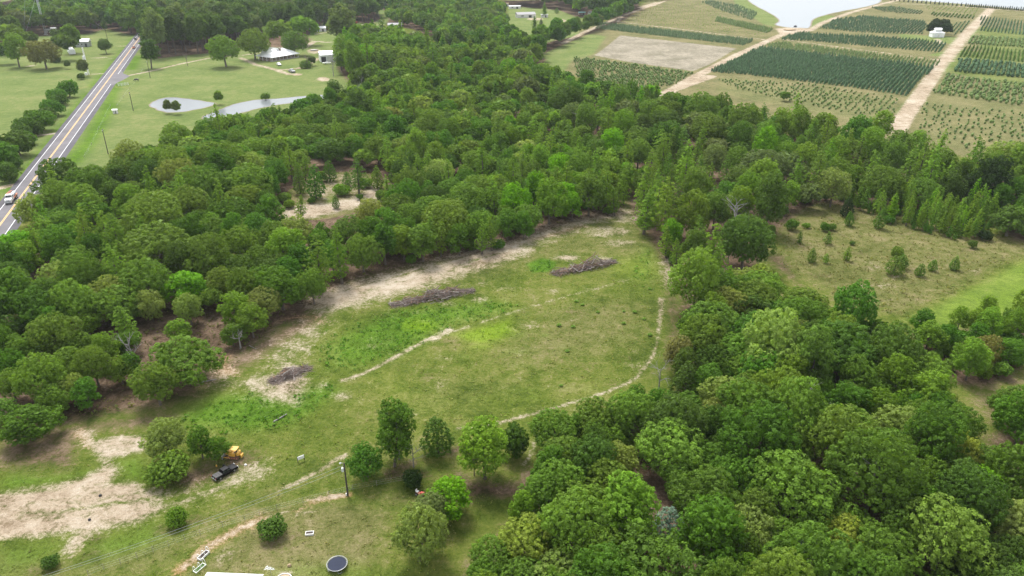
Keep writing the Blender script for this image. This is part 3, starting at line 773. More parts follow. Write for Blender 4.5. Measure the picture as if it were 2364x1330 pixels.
def put(kind, x, y, scale, tone, hscale=1.0, label=None, jit=.16):
    vi = R.randrange(len(KIND[kind])); w = KIND[kind][vi][3] * scale / 2
    GRID.setdefault((int(x // 12), int(y // 12)), []).append((x, y, w))
    c = TONE[tone][0]; k = R.uniform(1 - jit, 1 + jit)
    colr = tuple(max(.004, q * k * R.uniform(.93, 1.07)) for q in c)
    TREES.append(dict(kind=kind, vi=vi, x=x, y=y, s=scale, h=hscale, tone=tone, col=colr, label=label))
def at_px(kind, cx, cy, wpx, tone, hs=1.0, label=None):
    """tree whose crown centre is sighted at (cx, cy) and whose crown spans wpx there"""
    nomw = KIND[kind][0][3]; nz = KIND[kind][0][4]
    z = 5.0
    for _ in range(4):
        s = wpx * mpp(cx, cy, z) / nomw; z = nz * s * hs
    p = G(cx, cy, z)
    put(kind, p.x, p.y, s, tone, hs, label, .06)

# ---- trees one can point at, one by one: kind, crown centre, width, tone, height factor, label
SINGLE = [
 ('elm',435,655,108,'lime',.62,'lime green dome shaped tree standing out of the west wood'),
 ('oak',345,702,64,'pale',1.25,'pale round oak on two tall bare trunks at the thinned wood'),
 ('oak',262,700,115,'olive',.9,None),('oak',435,712,66,'pale',1.1,None),('elm',415,764,58,'bright',.7,None),('oak',490,690,52,'olive',1.1,None),
 ('elm',540,715,72,'bright',.9,'ragged yellow green tree above the orange scrape'),('elm',578,735,64,'olive',1.0,None),('elm',535,770,52,'green',.8,None),
 ('oak',425,822,136,'green',.85,'broad green oak beside the small brush pile track'),('oak',358,885,92,'olive',1.1,'olive oak with visible trunk at the edge of the yard'),
 ('oak',215,845,80,'olive',1.2,None),('oak',95,862,112,'olive',1.1,None),('oak',168,888,64,'pale',1.2,None),('oak',25,890,66,'olive',1.1,None),
 ('elm',65,975,112,'deep',.55,'deep green bushy tree leaning over the yard sand'),('elm',5,945,66,'green',.7,None),
 ('oak',120,772,110,'green',1.0,None),('oak',175,795,80,'green',.9,None),('elm',200,748,50,'bright',.8,None),('gum',285,752,54,'bright',.8,None),('elm',232,790,46,'bright',.7,None),
 ('elm',145,702,68,'lime',.8,None),('oak',105,670,74,'green',1.0,None),('elm',30,680,92,'deep',.9,None),('gum',50,655,46,'bright',.9,None),('gum',340,632,44,'bright',.9,None),('gum',365,640,40,'bright',.85,None),
 ('oak',296,358,64,'pale',1.0,'pale rounded oak at the pasture end of the west wood'),('oak',140,412,110,'dark',.85,'dark flat topped oak overhanging the highway'),('oak',205,410,90,'dark',.75,None),
 ('oak',82,476,80,'pale',1.0,'pale oak leaning towards the white truck'),('oak',130,465,92,'olive',1.0,None),('gum',215,498,66,'bright',.75,None),('gum',265,510,38,'bright',.9,None),('gum',302,518,34,'bright',1.0,None),
 ('gum',100,540,62,'bright',.75,None),('elm',35,566,98,'lime',.7,'yellow green tree touching the highway shoulder'),('gum',246,432,30,'bright',.8,None),('pine',266,412,50,'dark',.8,None),
 ('oak',350,505,130,'olive',.9,None),('elm',490,522,56,'bright',.7,None),('oak',365,565,150,'olive',.85,None),('oak',500,370,104,'olive',.95,None),('oak',455,425,130,'green',.9,None),('oak',565,420,120,'green',.9,None),
 ('oak',720,655,72,'olive',1.25,'olive oak at the lip of the sandy haul road'),('elm',645,660,104,'deep',.75,None),('oak',835,578,84,'olive',1.15,'pale olive oak with low limbs at the clearing edge'),('elm',930,555,78,'bright',.8,None),('elm',975,560,70,'green',.85,None),
 ('oak',685,540,76,'pale',1.1,'pale clumpy oak deep in the wood edge'),('oak',1030,500,112,'olive',1.0,None),('oak',860,500,80,'pale',1.0,None),
 ('cedar',690,420,34,'green',1.2,None),('cedar',726,425,42,'deep',1.2,None),('gum',702,385,28,'bright',1.0,None),('gum',690,476,30,'bright',.9,'pointed bright tree standing in the sandy glade'),('shrub',786,436,44,'bright',.8,None),('gum',825,404,50,'deep',.75,None),('cedar',852,480,26,'green',.8,None),
 ('gum',1490,494,52,'bright',.8,'bright young tree with a pale trunk at the clearing tip'),('gum',1400,435,40,'bright',1.1,None),('gum',1425,450,32,'bright',1.0,None),('gum',1540,560,36,'bright',.9,None),('gum',1565,585,32,'bright',1.0,None),
 ('elm',1705,470,74,'bright',1.0,None),('gum',1660,600,36,'bright',1.0,None),('gum',1680,650,40,'lime',.9,None),('gum',1625,650,34,'lime',.9,None),
 ('elm',905,1005,112,'deep',1.0,'tall dark tree with pale stems beside the lamp pole'),('oak',845,1062,82,'deep',1.0,'dark rounded oak just behind the lamp pole'),('cedar',1010,1008,72,'dark',.9,'dark round evergreen alone at the clearing edge'),
 ('elm',1118,1035,130,'bright',.85,'large bright green tree with brown litter round its foot'),('shrub',1187,1015,72,'dark',1.6,'blackish evergreen right of the large bright tree'),('shrub',951,1106,50,'black',1.0,'round blackish bush below the fallen grey limbs'),
 ('elm',1038,1145,96,'lime',.75,'lime green tree on the lawn beside the red mower'),('oak',963,1225,128,'pale',1.25,'pale oak at the lawn edge nearest the trampoline'),('oak',1000,1175,80,'grey',1.0,None),
 ('oak',380,1010,92,'pale',.95,'pale open oak beside the sandy pad'),('shrub',390,1078,104,'olive',.75,'wide olive shrub under the pale open oak'),('elm',460,1020,66,'deep',.9,'deep green tree beside the bulldozer'),('elm',498,1030,56,'deep',.8,None),
 ('shrub',407,1192,52,'bright',1.0,'single round bush in the yard below the sand track'),('shrub',633,1216,66,'dark',.85,'dark bushy tree on the lawn by the planter box'),('shrub',118,1296,42,'dark',.9,'small dark bush at the lower left of the yard'),
 ('elm',2262,1120,98,'lime',.75,'vivid lime green tree in the lower east wood'),('cedar',1545,1212,62,'blue',1.1,'larger silvery blue cedar beside the dirt lane'),('cedar',1485,1222,36,'blue',1.0,'smaller silvery blue cedar left of the dirt lane'),('cedar',1845,1290,46,'blue',1.1,'silvery blue cedar at the bottom of the east wood'),
 ('elm',1600,1085,30,'lime',1.0,None),('oak',1945,1238,100,'yellow',1.0,'golden green oak at the bottom of the east wood'),('oak',1210,1250,112,'yellow',1.0,'golden green oak at the bottom middle of the picture'),('oak',1130,1285,90,'olive',1.0,None),
 ('oak',1860,828,112,'yellow',1.0,'golden green oak behind the middle of the east wood'),('oak',1300,1120,120,'olive',1.0,None),('oak',1400,1120,110,'olive',1.0,None),('oak',1345,1170,120,'olive',1.0,None),('oak',1250,1150,110,'green',1.0,None),
 ('oak',1285,985,110,'green',1.0,None),('oak',1380,965,110,'green',1.0,None),('oak',1400,1010,90,'green',1.0,None),('elm',1565,815,70,'brown',.9,None),('oak',2280,800,80,'brown',1.0,'brownish bushy tree at the edge of the east thicket'),('oak',2350,930,110,'green',1.0,None),
 ('oak',1925,432,82,'pale',1.0,'pale blossoming oak at the top of the scrubby field'),('oak',1870,450,60,'grey',1.0,None),('elm',2285,412,90,'black',1.0,'large blackish tree above the young growth'),('elm',2235,430,60,'black',.8,None),('oak',2330,360,76,'pale',1.0,None),('elm',2335,505,90,'dark',.6,None),
 # field and pasture
 ('cedar',1957,483,32,'black',.8,None),('cedar',1963,507,20,'deep',1.1,None),('cedar',2030,508,26,'deep',1.1,None),('shrub',2053,508,24,'deep',.9,None),('shrub',1828,520,30,'deep',.9,None),('shrub',1862,521,22,'bright',.6,None),('shrub',1905,524,22,'deep',1.1,None),('shrub',1922,524,18,'green',1.1,None),
 ('sapling',1847,550,14,'deep',1.0,None),('sapling',1913,550,18,'green',1.0,None),('shrub',1968,561,14,'dark',.9,None),('cedar',1875,592,20,'green',1.1,None),('sapling',1908,596,16,'bright',1.0,None),('sapling',1956,588,18,'bright',1.0,None),
 ('shrub',2072,584,28,'olive',1.2,None),('cedar',2066,612,38,'green',.85,None),('cedar',2086,604,24,'deep',1.0,None),('cedar',2124,624,24,'deep',.85,None),('cedar',2154,613,20,'deep',.95,None),('cedar',2204,611,24,'green',.8,None),('shrub',2246,564,22,'dark',1.0,None),('shrub',2275,543,32,'black',.9,None),('shrub',2245,520,40,'black',1.0,None),
 ('shrub',156,204,44,'deep',1.1,None),('shrub',130,224,38,'deep',1.1,None),('shrub',119,248,48,'deep',1.0,None),('shrub',94,280,54,'deep',1.0,None),('shrub',62,288,52,'dark',1.1,None),('shrub',40,332,76,'dark',.9,None),('shrub',8,362,64,'deep',1.0,None),('shrub',18,398,48,'dark',1.0,None),
 ('oak',242,106,30,'dark',1.0,'dark tree alone on the grass by the far highway'),('gum',240,56,16,'green',.7,None),('cedar',217,60,12,'dark',.8,None),('shrub',288,67,15,'dark',.9,None),('elm',129,141,22,'grey',.8,None),('elm',155,149,14,'grey',.9,None),('elm',190,156,24,'grey',1.05,None),('shrub',187,176,18,'dark',1.0,None),
 ('oak',97,118,76,'brown',.9,'brownish spreading tree before the white trailer'),('elm',33,112,50,'bright',1.05,None),('oak',26,85,60,'green',1.05,None),('oak',68,90,36,'dark',1.05,None),('shrub',130,78,28,'dark',.9,None),('elm',164,88,40,'green',1.05,None),('oak',146,106,52,'dark',1.05,None),('oak',12,120,44,'dark',1.05,None),
 ('cedar',41,56,28,'green',1.2,None),('elm',6,58,28,'bright',.8,None),('elm',386,246,20,'grey',1.0,None),('elm',407,248,20,'grey',1.0,None),('elm',504,225,20,'olive',1.0,None),('shrub',613,222,22,'olive',.9,None),
 ('oak',516,115,68,'olive',.95,'round oak alone where the farm drive bends'),('oak',583,93,74,'olive',1.0,'broad oak left of the farmhouse'),('oak',641,76,62,'olive',1.0,None),('oak',697,66,62,'olive',1.0,None),('oak',678,96,62,'green',.85,'green oak right behind the farmhouse'),('pine',342,118,48,'dark',.75,'dark pine at the corner of the pine stand'),
 ('pine',790,55,62,'grey',.95,'tall grey green tree in front of the red fence'),('cedar',754,52,18,'black',1.3,None),('elm',774,215,52,'dark',1.05,None),('cedar',1250,58,13,'black',1.2,'blackish oval evergreen on the lawn of the far houses'),('gum',1234,54,16,'green',.8,None),('gum',1257,22,14,'bright',1.0,None),('cedar',1285,25,9,'olive',1.0,None),
 ('elm',2152,66,26,'black',.7,None),('elm',2186,68,26,'black',.7,None),('elm',2160,60,26,'black',.8,None),('elm',2178,60,26,'black',.8,None),('elm',1813,222,24,'green',.6,None),('elm',2040,290,56,'bright',.8,'bright tree at the end of the broad nursery track'),
 ('elm',830,240,60,'dark',1.05,None),('shrub',705,148,26,'green',.8,None),('elm',720,140,18,'grey',.8,None),
]
for x, y, w, k, c in ((60,800,90,'oak','green'),(150,835,84,'oak','olive'),(240,800,64,'elm','bright'),(296,790,56,'oak','green'),(18,835,84,'oak','deep'),(275,855,66,'oak','olive'),(195,905,60,'elm','deep'),(120,920,70,'oak','green'),(10,760,80,'oak','dark'),(300,845,50,'elm','deep')): SINGLE.append((k, x, y, w, c, 1.0, None))
for i, (x, y, w) in enumerate(((146,212,30),(140,232,30),(124,236,30),(108,262,38),(104,272,36),(80,296,40),(76,270,36),(50,306,44),(50,322,44),(22,342,50),(62,318,40),(4,342,46),(8,388,44),(30,374,40),(166,196,20),(20,410,30))): SINGLE.append(('shrub', x, y, w, ('deep', 'dark')[i % 2], 1.0, None))
for x, y, w in ((668,470,24),(655,455,30),(742,408,26),(760,398,30),(800,415,22),(845,420,30),(870,415,30),(775,468,20),(720,462,18),(830,455,16),(880,450,26)): SINGLE.append((R.choice(('shrub', 'shrub', 'cedar')), x, y, w, R.choice(('bright', 'deep', 'green')), 1.0, None))
for s in SINGLE: at_px(*s)

def fill(poly, mixf, smin, smax, pack, tries, avoid=(), hs=(.85, 1.15), edge=.3):
    lo, hi = poly.min(0), poly.max(0); n = 0
    C = rng.uniform(lo, hi, (tries, 2)); D = sdist(C, poly); C, D = C[(D < 0) & (C[:, 1] > 55)], D[(D < 0) & (C[:, 1] > 55)]
    A = np.min([sdist(C, a) for a in avoid], 0) if len(avoid) else np.full(len(C), 1e9)
    for (x, y), d, av in zip(C, D, A):
        x, y = float(x), float(y)
        kind, tone = mixf(x, y)
        s = R.uniform(smin, smax); w = KIND[kind][0][3] * s / 2
        if av < .45 * w or d > -edge * w or not near_ok(x, y, w, pack): continue
        q = to_px(x, y, 8)
        if q[0] < -140 or q[0] > 2500 or q[1] > 1480: continue
        put(kind, x, y, s, tone, R.uniform(*hs)); n += 1
    return n
def patch(x, y, sc, k): return math.sin(x * sc + k) * math.cos(y * sc * 1.13 + 2 * k) + .5 * math.sin((x + y) * sc * 2.3 + k)
def bright_zone(x, y):
    a, b = to_px(x, y, 7)
    return (1130 < a < 1470 and 280 < b < 470) or (1480 < a < 1640 and 330 < b < 640) or (1850 < a < 2300 and 300 < b < 420)
def mix_west(x, y):
    if bright_zone(x, y) and R.random() < .74: return R.choice([('gum', 'bright'), ('elm', 'bright'), ('gum', 'green'), ('elm', 'lime'), ('elm', 'green')])
    p = patch(x, y, .045, 1.0) + R.gauss(0, .55); u = R.random()
    if p > .55: return ('gum', 'bright') if u < .45 else ('elm', R.choice(['bright', 'green', 'deep']))
    if p < -1.0: return ('pine' if u < .15 else 'elm', 'deep')
    return 'oak', R.choices(['olive', 'green', 'dark', 'pale', 'deep'], [5, 4, 3, 1.6, 2])[0]
def mix_north(x, y):
    if bright_zone(x, y) and R.random() < .74: return R.choice([('gum', 'bright'), ('elm', 'bright'), ('gum', 'green'), ('gum', 'bright'), ('elm', 'green')])
    p = patch(x, y, .04, 2.3) + R.gauss(0, .5); u = R.random()
    if p > .15: return ('elm' if u < .6 else 'gum', R.choices(['bright', 'green', 'lime', 'deep'], [5, 4, 1, 3])[0])
    return 'oak' if u < .8 else 'elm', R.choices(['green', 'dark', 'olive', 'deep', 'grey'], [4, 4, 3, 3, 2])[0]
def mix_east(x, y):
    p = patch(x, y, .06, .4) + R.gauss(0, .6); u = R.random()
    if p > 1.15: return 'elm', R.choice(['bright', 'deep', 'green'])
    if p < -1.35: return 'cedar' if u < .3 else 'elm', R.choice(['dark', 'deep'])
    return 'oak', R.choices(['olive', 'green', 'pale', 'dark', 'deep', 'yellow'], [5.5, 5, 1.2, 2, 3, .6])[0]
def mix_far(x, y): return R.choices([('oak', 'dark'), ('elm', 'green'), ('elm', 'deep'), ('oak', 'grey'), ('elm', 'bright')], [3, 4, 3, 2, 1])[0]
def mix_pine(x, y): return ('pine', R.choice(['dark', 'dark', 'grey'])) if R.random() < .8 else ('oak', 'dark')
def mix_young(x, y): return ('gum', R.choices(['bright', 'lime', 'green'], [5, 2, 1])[0]) if R.random() < .75 else ('sapling', 'deep')
def mix_thicket(x, y): return R.choices([('elm', 'bright'), ('shrub', 'deep'), ('shrub', 'green'), ('elm', 'deep')], [3, 3, 3, 2])[0]
NOGO = [GLADE_W, LANE_W]
CNT = {}
CNT['w'] = fill(WP['WEST'], mix_west, .75, 1.25, .70, 12000, NOGO, edge=.05)
CNT['n'] = fill(WP['NORTH'], mix_north, .85, 1.5, .76, 14000, NOGO)
CNT['e'] = fill(WP['EAST'], mix_east, .52, 1.22, .58, 16000, NOGO, hs=(.8, 1.22), edge=.55)
CNT['be'] = fill(WP['BEYOND'], mix_east, .7, 1.1, .8, 600)
CNT['fw'] = fill(WP['FAR_W'], mix_far, 1.6, 2.4, .74, 4000)
CNT['fnw'] = fill(WP['FAR_NW'], mix_far, 2.0, 3.0, .85, 3000)
CNT['p'] = fill(WP['PINES'], mix_pine, 1.5, 2.3, .74, 6000)
CNT['fn'] = fill(WP['FAR_N'], mix_far, 1.8, 2.6, .85, 4000)
CNT['b'] = fill(WP['BARN_WOOD'], mix_north, 1.3, 2.0, .72, 2500)
CNT['h'] = fill(WP['HEDGE'], mix_far, 1.0, 1.7, .66, 3000)
CNT['y'] = fill(WP['YOUNG'], mix_young, .48, .85, .80, 4000, hs=(.9, 1.25))
CNT['t'] = fill(WP['THICKET'], mix_thicket, .5, .95, .66, 1500)
CNT['ee'] = fill(WP['EDGE_E'], mix_thicket, .6, 1.0, .62, 500)
# low bushes under the forest edges and in the gaps
NS = sum(1 for t in TREES if t['kind'] == 'shrub')
for k in ('WEST', 'NORTH', 'EAST', 'EAST'):
    poly = WP[k]; lo, hi = poly.min(0), poly.max(0)
    C = rng.uniform((lo[0], max(lo[1], 75)), (hi[0], min(hi[1], 330)), (2500, 2)); D = sdist(C, poly); A = np.min([sdist(C, a) for a in NOGO], 0); m = 0
    for (x, y), d, av in zip(C, D, A):
        x, y = float(x), float(y)
        if d > 0 or d < -14 or av < 1 or m > 45 or NS > 285: continue
        q = to_px(x, y, 2)
        if not (-40 < q[0] < 2400 and q[1] < 1360): continue
        if near_ok(x, y, 1.2, .3): put('shrub', x, y, R.uniform(.5, .95), R.choice(['deep', 'green', 'dark', 'olive']), R.uniform(.7, 1.1)); m += 1; NS += 1
print('TREES', CNT, len(TREES), {k: sum(1 for t in TREES if t['kind'] == k) for k in KIND})

# ------------------------------------------------------------------ plant the trees
for t in TREES:
    q = to_px(t['x'], t['y'], KIND[t['kind']][t['vi']][4] * t['s'])
    t['px'] = q; t['wpx'] = KIND[t['kind']][0][3] * t['s'] / mpp(q[0], q[1], 6)
    if t['label'] is None and t['x'] is not None:
        t['lm'] = min(LANDMARKS, key=lambda l: (l[1] - q[0]) ** 2 + (l[2] - q[1]) ** 2)
        t['d'] = math.hypot(t['lm'][1] - q[0], t['lm'][2] - q[1])
MASS = []
for k in KIND:
    L = sorted([t for t in TREES if t['kind'] == k], key=lambda t: -t['wpx'] - (1000 if t['label'] else 0))
    for t in L[290:]: t['mass'] = True; MASS.append(t)
ORD = ['nearest', 'second nearest', 'third nearest', 'fourth nearest', 'fifth nearest', 'sixth nearest', 'seventh nearest', 'eighth nearest', 'ninth nearest', 'tenth nearest', 'eleventh nearest', 'twelfth nearest']
cls = {}
for t in TREES:
    if not t.get('mass') and t['label'] is None: cls.setdefault((t['kind'], t['tone'], t['lm'][0]), []).append(t)
for (k, tone, lm), L in cls.items():
    L.sort(key=lambda t: t['d'])
    for i, t in enumerate(L):
        w = WORD[k]
        if i < len(ORD): t['label'] = f"{TONE[tone][1]} {w}, {ORD[i]} to {lm}" if len(L) > 1 else f"{TONE[tone][1]} {w}, the only one near {lm}"
        else: t['label'] = f"{TONE[tone][1]} {w} farther beyond {lm}"
CATW = {'oak': 'tree', 'elm': 'tree', 'gum': 'tree', 'cedar': 'evergreen', 'pine': 'pine', 'shrub': 'shrub', 'sapling': 'sapling'}
GRPW = {'oak': 'spreading oaks of the woods', 'elm': 'tall leafy trees of the woods', 'gum': 'slender bright trees', 'cedar': 'evergreens', 'pine': 'pines of the pine stand', 'shrub': 'shrubs', 'sapling': 'young saplings'}
for t in TREES:
    if t.get('mass'): continue
    cm, tm, jm, w, zc = KIND[t['kind']][t['vi']]
    nm = NAME[t['kind']]; rz = R.uniform(0, 6.28); s = t['s']
    if t['wpx'] < 34:             # too small in the photograph to show its parts
        o = bpy.data.objects.new(nm, jm); col.objects.link(o)
        o.color = (*t['col'], 1)
    else:
        o = bpy.data.objects.new(nm, None); col.objects.link(o); o.empty_display_size = .5
        for pn, m in (('crown', cm), ('trunk', tm)):
            c = bpy.data.objects.new(pn, m); col.objects.link(c); c.parent = o; c.color = (*t['col'], 1)
    o.location = (t['x'], t['y'], 0); o.rotation_euler = (R.gauss(0, .05), R.gauss(0, .05), rz); o.scale = (s * R.uniform(.84, 1.16), s * R.uniform(.84, 1.16), s * t['h'])
    tag(o, t['label'], CATW[t['kind']], GRPW[t['kind']])

# the woods too far off to pick single trees from: one mass of coarser crowns
def leaf_material_mass():
    m = M_LEAF.copy(); m.name = 'leaves of the far woods'
    nt = m.node_tree
    oi = [n for n in nt.nodes if n.type == 'OBJECT_INFO'][0]
    a = nt.nodes.new('ShaderNodeAttribute'); a.attribute_name = 'tint'
    for l in list(oi.outputs['Color'].links): nt.links.new(a.outputs['Color'], l.to_socket)
    return m
M_LEAFM = leaf_material_mass()
LOD = {}
def lod(kind):
    if kind not in LOD:
        LOD[kind] = []
        for i in range(4):
            if kind == 'oak': (q, L) = lobed(900 + i, 5.6, 8.2, 3.2, 16, 1.6, 2.5, 7.5, 6, .55, .42)
            elif kind == 'elm': (q, L) = lobed(910 + i, 4.0, 10, 2.6, 20, 1.1, 1.7, 10, 6, .5, .40, low=-.7)
            elif kind == 'pine': (q, L) = lobed(920 + i, 3.9, 8, 7, 15, 1.1, 1.8, 9, 6, .5, .40, low=-.5)
            else: q, L = cone_tree(930 + i, 13, 2.6, 1.8, 1.0, 6, .6, .38, .75, 1.9, 1.2, .3)
            LOD[kind].append(q)
    return LOD[kind][R.randrange(4)]
if MASS:
    Vs, Fs, As, Ts, o = [], [], [], [], 0
    for t in MASS:
        v, f, a = lod(t['kind']); an = R.uniform(0, 6.28); c, s = math.cos(an), math.sin(an); S = t['s']
        w = np.stack([(v[:, 0] * c - v[:, 1] * s) * S + t['x'], (v[:, 0] * s + v[:, 1] * c) * S + t['y'], v[:, 2] * S * t['h']], 1)
        Vs.append(w); Fs.append(f + o); As.append(a); Ts.append(np.tile(np.array((*t['col'], 1), np.float32), (len(v), 1))); o += len(v)
    me = np_mesh('woodland', np.concatenate(Vs), np.concatenate(Fs), (M_LEAFM,), np.concatenate(As))
    at = me.attributes.new('tint', 'FLOAT_COLOR', 'POINT'); at.data.foreach_set('color', np.concatenate(Ts).ravel())
    tag(link('woodland', me), 'canopy of the woods too far away to tell trees apart', kind='stuff')
    print('MASS', len(MASS), len(me.polygons))

# ------------------------------------------------------------------ tree nursery
def tier_cone(seed, tiers, w, h, jag):
    g = random.Random(seed); v, f = [], []
    for k in range(tiers):
        z0 = h * (.08 + .80 * k / tiers); z1 = min(h, z0 + h * 1.25 / tiers + .12 * h); r = w / 2 * (1 - .78 * k / tiers); n = 8; o = len(v)
        for i in range(n):
            a = 2 * math.pi * i / n + k; q = r * (1 + g.uniform(-jag, jag)) * (1.0 if i % 2 else .68)
            v.append((q * math.cos(a), q * math.sin(a), z0 + g.uniform(-.06, .06) * h))
        v.append((g.uniform(-.05, .05), g.uniform(-.05, .05), z1))
        f += [(o + i, o + (i + 1) % n, o + n) for i in range(n)]
    return np.array(v), np.array(f)
def ball(seed, w, h):
    g = random.Random(seed); v, f = [], []; n = 8
    for k, (zz, rr) in enumerate(((.05, .35), (.35, 1.0), (.7, .8))):
        for i in range(n):
            a = 2 * math.pi * i / n + k * .4; q = w / 2 * rr * g.uniform(.65, 1.2)
            v.append((q * math.cos(a), q * math.sin(a), h * (zz + g.uniform(-.1, .1))))
    v.append((0, 0, h))
    for k in (0, 1):
        for i in range(n):
            a, b, c, d = k * n + i, k * n + (i + 1) % n, (k + 1) * n + (i + 1) % n, (k + 1) * n + i
            f += [(a, b, c), (a, c, d)]
    f += [(2 * n + i, 2 * n + (i + 1) % n, 3 * n) for i in range(n)]
    return np.array(v), np.array(f)
NUR_T = {'spruce': [tier_cone(i, 3, 1.7, 3.0, .25) for i in range(5)], 'bush': [ball(i, 1.9, 2.2) for i in range(5)], 'seedling': [tier_cone(20 + i, 2, .8, 1.3, .4) for i in range(4)]}
NUR_M = {k: [np_mesh('nursery_' + k, v, f, (M_LEAF,), np.array([R.uniform(.3, .7) for _ in v])) for v, f in L] for k, L in NUR_T.items()}
UV = (Vector((-80, -125, 0)).normalized(), Vector((72, -127, 0)).normalized())
NUR = {'spruce': [], 'bush': [], 'seedling': []}
def block(kind, pts, du, dv, scale, tone, drop=0.0, jit=.12, block_name=''):
    poly = gp(pts); pl = [tuple(q) for q in poly]; c = poly.mean(0); ext = np.hypot(*(poly - c).T).max() * 1.6
    for i in range(-int(ext / du), int(ext / du) + 1):
        for j in range(-int(ext / dv), int(ext / dv) + 1):
            x = c[0] + UV[0].x * i * du + UV[1].x * j * dv + R.gauss(0, jit); y = c[1] + UV[0].y * i * du + UV[1].y * j * dv + R.gauss(0, jit)
            if R.random() < drop or not inside(x, y, pl): continue
            if not near_ok(x, y, .6, .6): continue
            q = to_px(x, y)
            if q[0] > 2390 or q[1] < -12: continue
            cc = TONE[tone][0]; k = R.uniform(.8, 1.2)
            NUR[kind].append((x, y, scale * R.uniform(.65, 1.3), tuple(a * k for a in cc), block_name))
SPRUCE = (.086, .158, .076); TONE['spruce'] = (SPRUCE, 'blue green'); TONE['holly'] = ((.130, .200, .095), 'grey green'); TONE['nurs'] = ((.170, .245, .085), 'soft green')
block('spruce', [(1640,166),(1700,138),(1760,112),(1850,122),(2000,140),(2155,156),(2092,222),(1990,206),(1860,190),(1760,177)], 2.4, 2.9, 1.05, 'spruce', .04, block_name='the large dark nursery block')
block('spruce', [(1770,102),(1810,99),(2000,123),(2170,143),(2158,155),(2000,139),(1850,121),(1775,110)], 2.9, 3.0, .8, 'nurs', .12, block_name='the light strip of the dark nursery block')
block('bush', [(1650,182),(1860,194),(2080,228),(2062,268),(1960,264),(1860,242),(1700,206)], 3.2, 3.8, .60, 'nurs', .25, .5, 'the thin rows below the dark nursery block')
block('spruce', [(1798,92),(1850,76),(1880,80),(2000,85),(2110,92),(2186,102),(2172,122),(2050,112),(1900,98)], 3.0, 3.1, .92, 'spruce', .1, block_name='the rows before the white pavilion')
block('spruce', [(1892,66),(1930,46),(1990,38),(2130,50),(2144,60),(2128,80),(1990,76)], 3.3, 3.4, .9, 'spruce', .12, block_name='the rows by the lake')
block('bush', [(2195,58),(2242,48),(2230,70),(2200,84)], 3.6, 3.8, .8, 'holly', .2, block_name='the rows by the lake')
block('bush', [(2010,18),(2060,16),(2130,26),(2128,34),(2040,28)], 4.0, 4.2, .9, 'holly', .2, block_name='the rows by the lake')
block('bush', [(2150,30),(2250,36),(2246,44),(2150,38)], 4.0, 4.2, .9, 'dark', .2, block_name='the rows by the lake')
block('spruce', [(2262,40),(2390,56),(2390,84),(2264,72)], 3.2, 3.4, 1.0, 'spruce', .08, block_name='the rows right of the broad track')
block('bush', [(2242,84),(2390,94),(2390,112),(2236,102)], 3.0, 3.4, 1.0, 'nurs', .1, .3, 'the rows right of the broad track')
block('spruce', [(2232,108),(2390,126),(2390,146),(2214,132)], 3.0, 3.1, 1.0, 'dark', .05, block_name='the rows right of the broad track')
block('bush', [(2212,138),(2390,154),(2390,184),(2200,166)], 3.0, 3.2, 1.15, 'spruce', .06, .3, 'the rows right of the broad track')
block('bush', [(2186,174),(2390,198),(2390,250),(2150,216)], 3.0, 3.4, .95, 'nurs', .22, .6, 'the bushy rows right of the broad track')
block('bush', [(2130,240),(2390,262),(2390,372),(2120,322)], 3.8, 4.2, .62, 'nurs', .35, .8, 'the sparse rows right of the broad track')
block('spruce', [(1395,54),(1740,94),(1718,106),(1372,66)], 2.6, 2.8, .88, 'holly', .04, block_name='the evergreen strip above the ploughed field')
block('bush', [(1325,132),(1600,169),(1570,190),(1505,218),(1330,178)], 3.0, 3.2, .78, 'nurs', .12, .25, 'the strip below the ploughed field')
block('spruce', [(1655,40),(1785,68),(1772,78),(1650,50)], 2.9, 3.0, .95, 'nurs', .06, block_name='the strip beside the lake')
block('spruce', [(1700,12),(1748,30),(1738,48),(1672,28),(1620,6),(1640,2)], 3.6, 3.8, .9, 'holly', .25, .4, 'the strip beside the lake')
block('seedling', [(1440,52),(1505,14),(1565,0),(1640,0),(1690,24),(1650,40),(1640,52),(1770,80),(1756,88)], 5.2, 7.0, .9, 'olive', .3, .3, 'the tan nursery field')
block('seedling', [(2130,2),(2260,14),(2255,36),(2140,24)], 6.0, 6.0, 1.0, 'olive', .2, .3, 'the tan nursery field')
block('spruce', [(850,2),(885,2),(930,10),(880,24),(850,22)], 4.0, 4.2, 1.2, 'spruce', .1, block_name='the far nursery beyond the pines')
block('bush', [(1010,86),(1080,80),(1075,118),(1015,124)], 4.0, 5.0, .9, 'spruce', .2, .2, 'the rows in the north wood')
block('spruce', [(1480,6),(1560,2),(1550,-6),(1480,-4)], 5.0, 5.0, 1.1, 'brown', .2, .2, 'the far nursery beyond the pines')
for i in range(64):                # the line of trees on the lake shore
    f = i / 63; q = G(2056 + f * 320, 2.5 + f * 24)
    if f < .55 and i % 2: continue
    NUR['spruce'].append((q.x, q.y, 1.75 * R.uniform(.85, 1.1), (.028, .045, .026), 'the lake shore row'))
for x, y in ((831,74),(838,72),(846,72),(833,82),(838,81),(816,78),(836,77)):
    q = G(x, y); NUR['spruce'].append((q.x, q.y, 1.5, (.03, .05, .03), 'the lawn beyond the barn'))
for i in range(12): q = G(922 + i * 3.3, 11 - i * .45); NUR['spruce'].append((q.x, q.y, 1.5, (.04, .05, .03), 'the far nursery beyond the pines'))
NWORD = {'spruce': ('nursery_spruce', 'small conical nursery evergreen planted in', 'nursery tree'), 'bush': ('nursery_bush', 'small rounded nursery tree planted in', 'nursery tree'), 'seedling': ('nursery_seedling', 'tiny nursery seedling planted in', 'seedling')}
